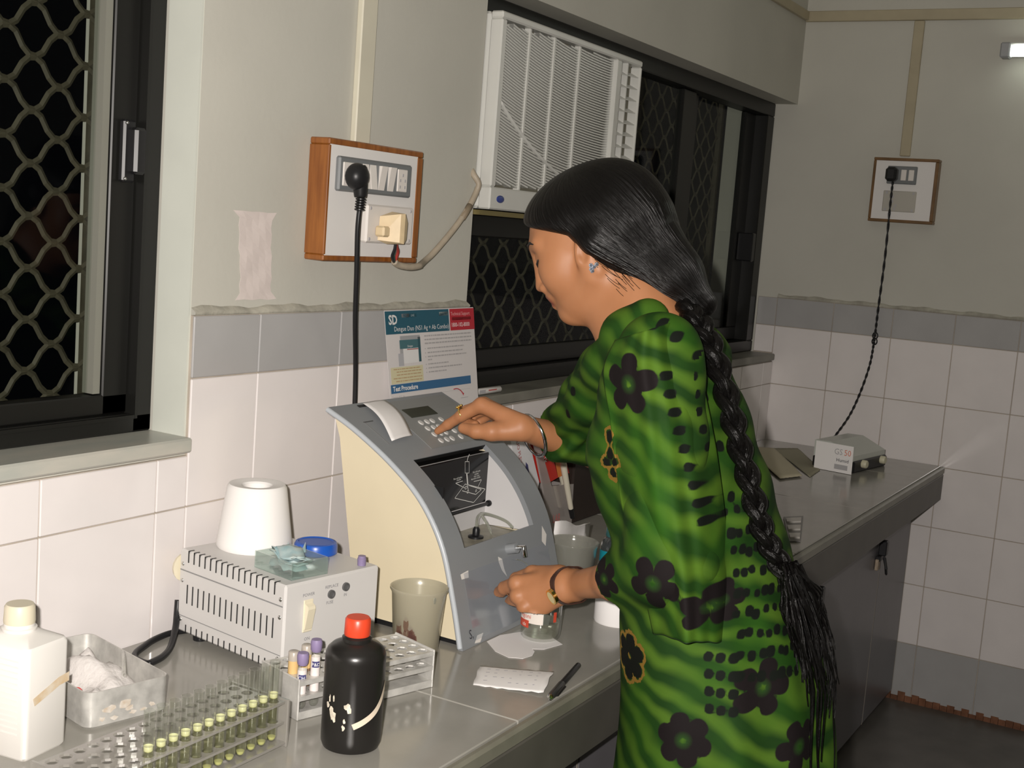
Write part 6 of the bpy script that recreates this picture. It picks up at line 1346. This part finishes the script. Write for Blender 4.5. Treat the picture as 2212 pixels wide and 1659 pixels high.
K.cut(*[(lambda sl, g: (sl, np.broadcast_to(K.cap_d(g, (1.70, -0.50, 1.335), (1.70, -0.55, 1.275), 0.058, 0.05), K.d[sl].shape)))(*K.sub((1.6, -0.68, 1.2), (1.8, -0.4, 1.34)))][0], 0.015)
sleeve([((1.862, -0.578, 1.225), 0.066), ((1.9080, -0.4040, 1.0880), 0.060), ((1.8300, -0.3860, 1.0800), 0.047)], 0.03, (1.8103, -0.3782, 1.0748), (-0.148, 0.055, 0.033))
sleeve([((1.690, -0.575, 1.268), 0.034), ((1.7569, -0.5173, 1.2432), 0.036), ((1.7852, -0.4763, 1.1993), 0.040), ((1.8106, -0.4328, 1.1436), 0.040), ((1.8216, -0.4001, 1.1077), 0.032)], 0.03)
sleeve([((1.5693, -0.6540, 1.2530), 0.060), ((1.5489, -0.7064, 0.9819), 0.056), ((1.5933, -0.6043, 0.9276), 0.037)], 0.02, (1.5919, -0.6112, 0.9307), (0.089, 0.154, -0.067))
sleeve([((1.6294, -0.6060, 1.2967), 0.030), ((1.6408, -0.5720, 1.2678), 0.033), ((1.6809, -0.5324, 1.2194), 0.036), ((1.7450, -0.4751, 1.1655), 0.036), ((1.8002, -0.4214, 1.1165), 0.034)], 0.02)
kv, kf = K.mesh()
def folds(v, amp):
    s_ = v[:, 1]*0.6-v[:, 0]*0.5; z = v[:, 2]
    w1 = np.sin(s_*95+z*9+2.2*np.sin(z*11))*np.clip((1.02-z)/0.35, 0, 1)*0.0045
    w2 = np.sin((z*70+s_*45)+1.5*np.sin(s_*30))*np.exp(-((z-1.1)/0.16)**2)*0.0026
    q = (v[:, 1]+0.42)*1.0+(v[:, 2]-1.10)*1.3; w3 = np.sin(q*120+1.6*np.sin(v[:, 0]*40))*np.exp(-(((v[:, 0]-1.84)/0.07)**2+((v[:, 1]+0.42)/0.09)**2+((v[:, 2]-1.13)/0.09)**2))*0.006
    return amp*(w1+w2+w3)
def normals(v, f):
    n = np.zeros_like(v); fn = np.cross(v[f[:, 2]]-v[f[:, 0]], v[f[:, 3]]-v[f[:, 1]])
    for k in range(4): np.add.at(n, f[:, k], fn)
    return n/(np.linalg.norm(n, axis=1, keepdims=True)+1e-12)
kv = kv+normals(kv, kf)*folds(kv, 1.0)[:, None]
# printed pattern: signed distances to flower petals and dots, laid out in her side plane (y, z)
def petals(y, z, c, r, rot, n=5, drop=()):
    d = np.full(y.shape, 9.0)
    for k in range(n):
        if k in drop: continue
        a = rot+2*math.pi*k/n; cy_, cz_ = c[0]+r*0.56*math.cos(a), c[1]+r*0.56*math.sin(a); u_ = (y-cy_)*math.cos(a)+(z-cz_)*math.sin(a); v_ = -(y-cy_)*math.sin(a)+(z-cz_)*math.cos(a); wd = r*0.34*(1+0.35*np.clip(u_/(r*0.46), -1, 1))
        d = np.minimum(d, (np.sqrt((u_/(r*0.47))**2+(v_/wd)**2)-1)*r*0.30)
    return d
FLW = [(-.645, 1.219, .040, .3, 5, ()), (-.708, .9654, .037, .9, 5, ()), (-.7740, .9400, .028, 1.6, 5, ()), (-.6120, .9396, .028, 2.2, 5, ()), (-.7580, .7560, .036, .2, 6, ()), (-.842, .830, .036, .5, 5, ()), (-.905, .752, .034, 1.1, 5, ()), (-.71, .62, .045, .4, 5, ()), (-.85, .58, .045, .9, 5, ()), (-.60, .56, .04, .1, 5, ())]
GFL = [(-.652, .834, .032, 1.57, 6, ()), (-.6072, 1.128, .020, 1.4, 2, ()), (-.612, 1.100, .017, 0.3, 3, ())]
def pattern(v, shawl=False):
    z = v[:, 2]; yc_0 = np.interp(z, TT[:, 0], TT[:, 1]); aa_ = np.interp(z, TT[:, 0], TT[:, 2]); bb_ = np.maximum(np.interp(z, TT[:, 0], TT[:, 3]), 0.115); th_ = np.arctan2(-(v[:, 1]-yc_0)/bb_, (X0-v[:, 0])/aa_); y = np.where((th_ < 0.75) | shawl, v[:, 1], yc_0-bb_*(0.682+(th_-0.75))); fl_d = np.full(len(v), 9.0); st = np.full(len(v), 9.0); gd = np.full(len(v), 9.0); dd = np.full(len(v), 9.0)
    for c in FLW:
        fl_d = np.minimum(fl_d, petals(y, z, c[:2], *c[2:])); st = np.minimum(st, np.hypot(y-c[0], z-c[1])/c[2])
    for c in GFL: gd = np.minimum(gd, petals(y, z, c[:2], *c[2:]))
    rnd = random.Random(8)
    pts = []
    for i in range(9): t = i/8; pts.append((-0.690-0.062*t, 1.235-0.185*t, 0.0055))              # dot line along the border
    for i in range(9):
        for j in range(7):
            zc_, yc_ = 1.05-0.026*i+0.006*rnd.random(), -0.768-0.0135*j-0.010*i*0.6+0.005*rnd.random(); pts.append((yc_, zc_, 0.0045+0.0022*rnd.random()))
    for i in range(4):
        for j in range(3): pts.append((-0.772-0.015*j-0.004*i, 0.868-0.022*i, 0.006))
    for (a, b_) in ((-.668, 1.30), (-.69, 1.285), (-.715, 1.262), (-.735, 1.20), (-.752, 1.135), (-.772, 1.07), (-.54, 1.15), (-.53, 1.10), (-.56, 1.20), (-.44, 1.13), (-.46, 1.17), (-.80, 1.10)): pts.append((a, b_, 0.0065))
    for i in range(26): pts.append((-0.60-0.30*rnd.random(), 0.42+0.16*rnd.random(), 0.006))
    for a, b_, r in pts: dd = np.minimum(dd, ((np.abs(y-a)/r)**3+(np.abs(z-b_)/(r*1.15))**3)**(1/3)*r-r)
    return {'flower': fl_d, 'streak': st, 'goldflower': gd, 'dots': dd}
def cloth_mat(name, hue=1.0, sheer=0.0):
    m = bpy.data.materials.new(name); m.use_nodes = True; nt = m.node_tree; pb = nt.nodes['Principled BSDF']; L = nt.links.new
    def node(t, **k):
        n = nt.nodes.new(t)
        for a, v in k.items(): setattr(n, a, v)
        return n
    def attr(nm): n = node('ShaderNodeAttribute'); n.attribute_name = nm; return n.outputs['Fac']
    def rng(s_, a, b_):
        n = node('ShaderNodeMapRange'); n.inputs[1].default_value = a; n.inputs[2].default_value = b_; L(s_, n.inputs[0]); return n.outputs[0]
    def mix(f, a, b_):
        n = node('ShaderNodeMix', data_type='RGBA'); L(f, n.inputs[0])
        for i, c in ((6, a), (7, b_)):
            if isinstance(c, tuple): n.inputs[i].default_value = (*c, 1)
            else: L(c, n.inputs[i])
        return n.outputs[2]
    tc = node('ShaderNodeTexCoord'); mp = node('ShaderNodeMapping'); mp.inputs['Rotation'].default_value = (math.radians(-26), 0, 0); L(tc.outputs['Object'], mp.inputs[0])
    wv = node('ShaderNodeTexWave', wave_type='BANDS', bands_direction='Z'); wv.inputs['Scale'].default_value = 8.5; wv.inputs['Distortion'].default_value = 5.5; wv.inputs['Detail'].default_value = 2.0; wv.inputs['Detail Scale'].default_value = 1.1; L(mp.outputs[0], wv.inputs['Vector'])
    nz = node('ShaderNodeTexNoise'); nz.inputs['Scale'].default_value = 9; L(tc.outputs['Object'], nz.inputs['Vector'])
    base = mix(rng(wv.outputs['Fac'], 0.15, 0.95), (0.0105*hue, 0.037*hue, 0.006), (0.062*hue, 0.128*hue, 0.013)); base = mix(rng(nz.outputs[0], 0.45, 0.8), base, (0.022*hue, 0.085*hue, 0.007))
    n2 = node('ShaderNodeTexNoise'); n2.inputs['Scale'].default_value = 160; L(tc.outputs['Object'], n2.inputs['Vector'])
    ad = node('ShaderNodeMath', operation='MULTIPLY_ADD'); ad.inputs[1].default_value = 0.005; L(n2.outputs[0], ad.inputs[0]); L(attr('goldflower'), ad.inputs[2])
    ng = rng(attr('goldflower'), 0.001, -0.001); band = node('ShaderNodeMath', operation='COMPARE'); band.inputs[1].default_value = 0.0042; band.inputs[2].default_value = 0.0015; L(ad.outputs[0], band.inputs[0])
    petal = mix(rng(attr('streak'), 0.36, 0.08), (0.010, 0.0075, 0.008), (0.020, 0.058, 0.011))
    c = mix(rng(attr('flower'), 0.0006, -0.0006), base, petal); c = mix(rng(attr('dots'), 0.0006, -0.0008), c, (0.006, 0.008, 0.006)); c = mix(ng, c, (0.006, 0.007, 0.005)); c = mix(band.outputs[0], c, (0.42, 0.26, 0.06)); L(c, pb.inputs['Base Color'])
    L(band.outputs[0], pb.inputs['Metallic']); pb.inputs['Roughness'].default_value = 0.75; pb.inputs['Specular IOR Level'].default_value = 0.12
    if sheer: pb.inputs['Alpha'].default_value = 1-sheer
    return m
ck = cloth_mat('green_chiffon'); np_obj('kurta', kv, kf, ck, pe, pattern(kv))
# trousers
F3 = Field((1.50, -0.92, 0.05), (1.90, -0.58, 0.62), 0.007)
for x in (1.615, 1.785): F3.cap((x, -0.755, 0.56), (x, -0.765, 0.10), 0.100, 0.062, 0.02)
sl, g = F3.sub((1.4, -1, 0), (2, -0.5, 0.1)); F3.cut(sl, np.broadcast_to(g[2]-0.075, F3.d[sl].shape), 0.0)
tv, tf = F3.mesh(); np_obj('trousers', tv, tf, mat('trouser_green', (0.02, 0.06, 0.01), 0.7), pe)
# shawl hanging over her left shoulder and arm
DG = [
[[1.5412, -0.6001, 1.2701], [1.5024, -0.6408, 1.283], [1.495, -0.6662, 1.2927], [1.5244, -0.6755, 1.2996], [1.5868, -0.6719, 1.3045]] ,
[[1.5306, -0.5918, 1.2288], [1.4962, -0.64, 1.2429], [1.493, -0.6726, 1.253], [1.5265, -0.6892, 1.2593], [1.5932, -0.6936, 1.2627]] ,
[[1.5303, -0.6067, 1.1676], [1.4969, -0.656, 1.1838], [1.4945, -0.6899, 1.1948], [1.529, -0.7084, 1.2005], [1.5967, -0.715, 1.2021]] ,
[[1.5298, -0.6211, 1.1065], [1.497, -0.671, 1.1247], [1.4952, -0.7057, 1.1365], [1.5303, -0.7254, 1.1416], [1.5987, -0.7337, 1.1413]] ,
[[1.5302, -0.6371, 1.0454], [1.4973, -0.6864, 1.0656], [1.4956, -0.721, 1.0782], [1.5307, -0.7409, 1.0825], [1.599, -0.7497, 1.0803]] ,
[[1.5343, -0.6596, 0.9849], [1.5001, -0.7064, 1.0055], [1.4971, -0.739, 1.0171], [1.5309, -0.7573, 1.019], [1.5981, -0.7648, 1.0129]] ,
[[1.5376, -0.6791, 0.9305], [1.5017, -0.7233, 0.9495], [1.4972, -0.7538, 0.9587], [1.5295, -0.7703, 0.9567], [1.5949, -0.7762, 0.9452]] ,
[[1.5397, -0.6941, 0.8849], [1.5016, -0.7365, 0.8956], [1.4951, -0.7651, 0.8991], [1.5258, -0.7793, 0.8949], [1.5897, -0.7825, 0.8833]] ,
]
D0 = np.array(DG); nr, nc = 34, 25
def bil(G, u, v):
    i = min(int(u), G.shape[0]-2); j = min(int(v), G.shape[1]-2); a, b_ = u-i, v-j
    def cr(p0, p1, p2, p3, t): return 0.5*((2*p1)+(p2-p0)*t+(2*p0-5*p1+4*p2-p3)*t*t+(3*p1-p0-3*p2+p3)*t**3)
    def row(ii): ii = min(max(ii, 0), G.shape[0]-1); J = [min(max(j+k, 0), G.shape[1]-1) for k in (-1, 0, 1, 2)]; return cr(*[G[ii, q] for q in J], b_)
    return cr(row(i-1), row(i), row(i+1), row(i+2), a)
rows = []
for i in range(nr*2):
    row = []
    for j in range(nc*2):
        u, v = i/(nr*2-1)*(D0.shape[0]-1), j/(nc*2-1)*(D0.shape[1]-1); p = bil(D0, min(u, D0.shape[0]-1.0001), min(v, D0.shape[1]-1.0001)); t, s_ = i/(nr*2-1), j/(nc*2-1)
        wv_ = 0.0035*math.sin(s_*15+1.5*math.sin(t*5)+t*3)*(0.25+t)+0.002*math.sin(s_*31+t*7); row.append((p[0]-wv_, p[1]-wv_*0.4, p[2]))
    rows.append(row)
b = MB().grid(rows); sv_ = np.array(b.v); pa = pattern(sv_, True)
sho = np_obj('shawl', sv_, np.array(b.f), cloth_mat('shawl_chiffon', 1.12), pe, pa); md = sho.modifiers.new('thick', 'SOLIDIFY'); md.thickness = 0.0012
bd = [rows[-1][j] for j in range(nc*2)]; MB().tube(bd, 0.0013, 5).build('shawl_hem', mat('hem_dark', (0.010, 0.03, 0.008), 0.6), pe, smooth=True)
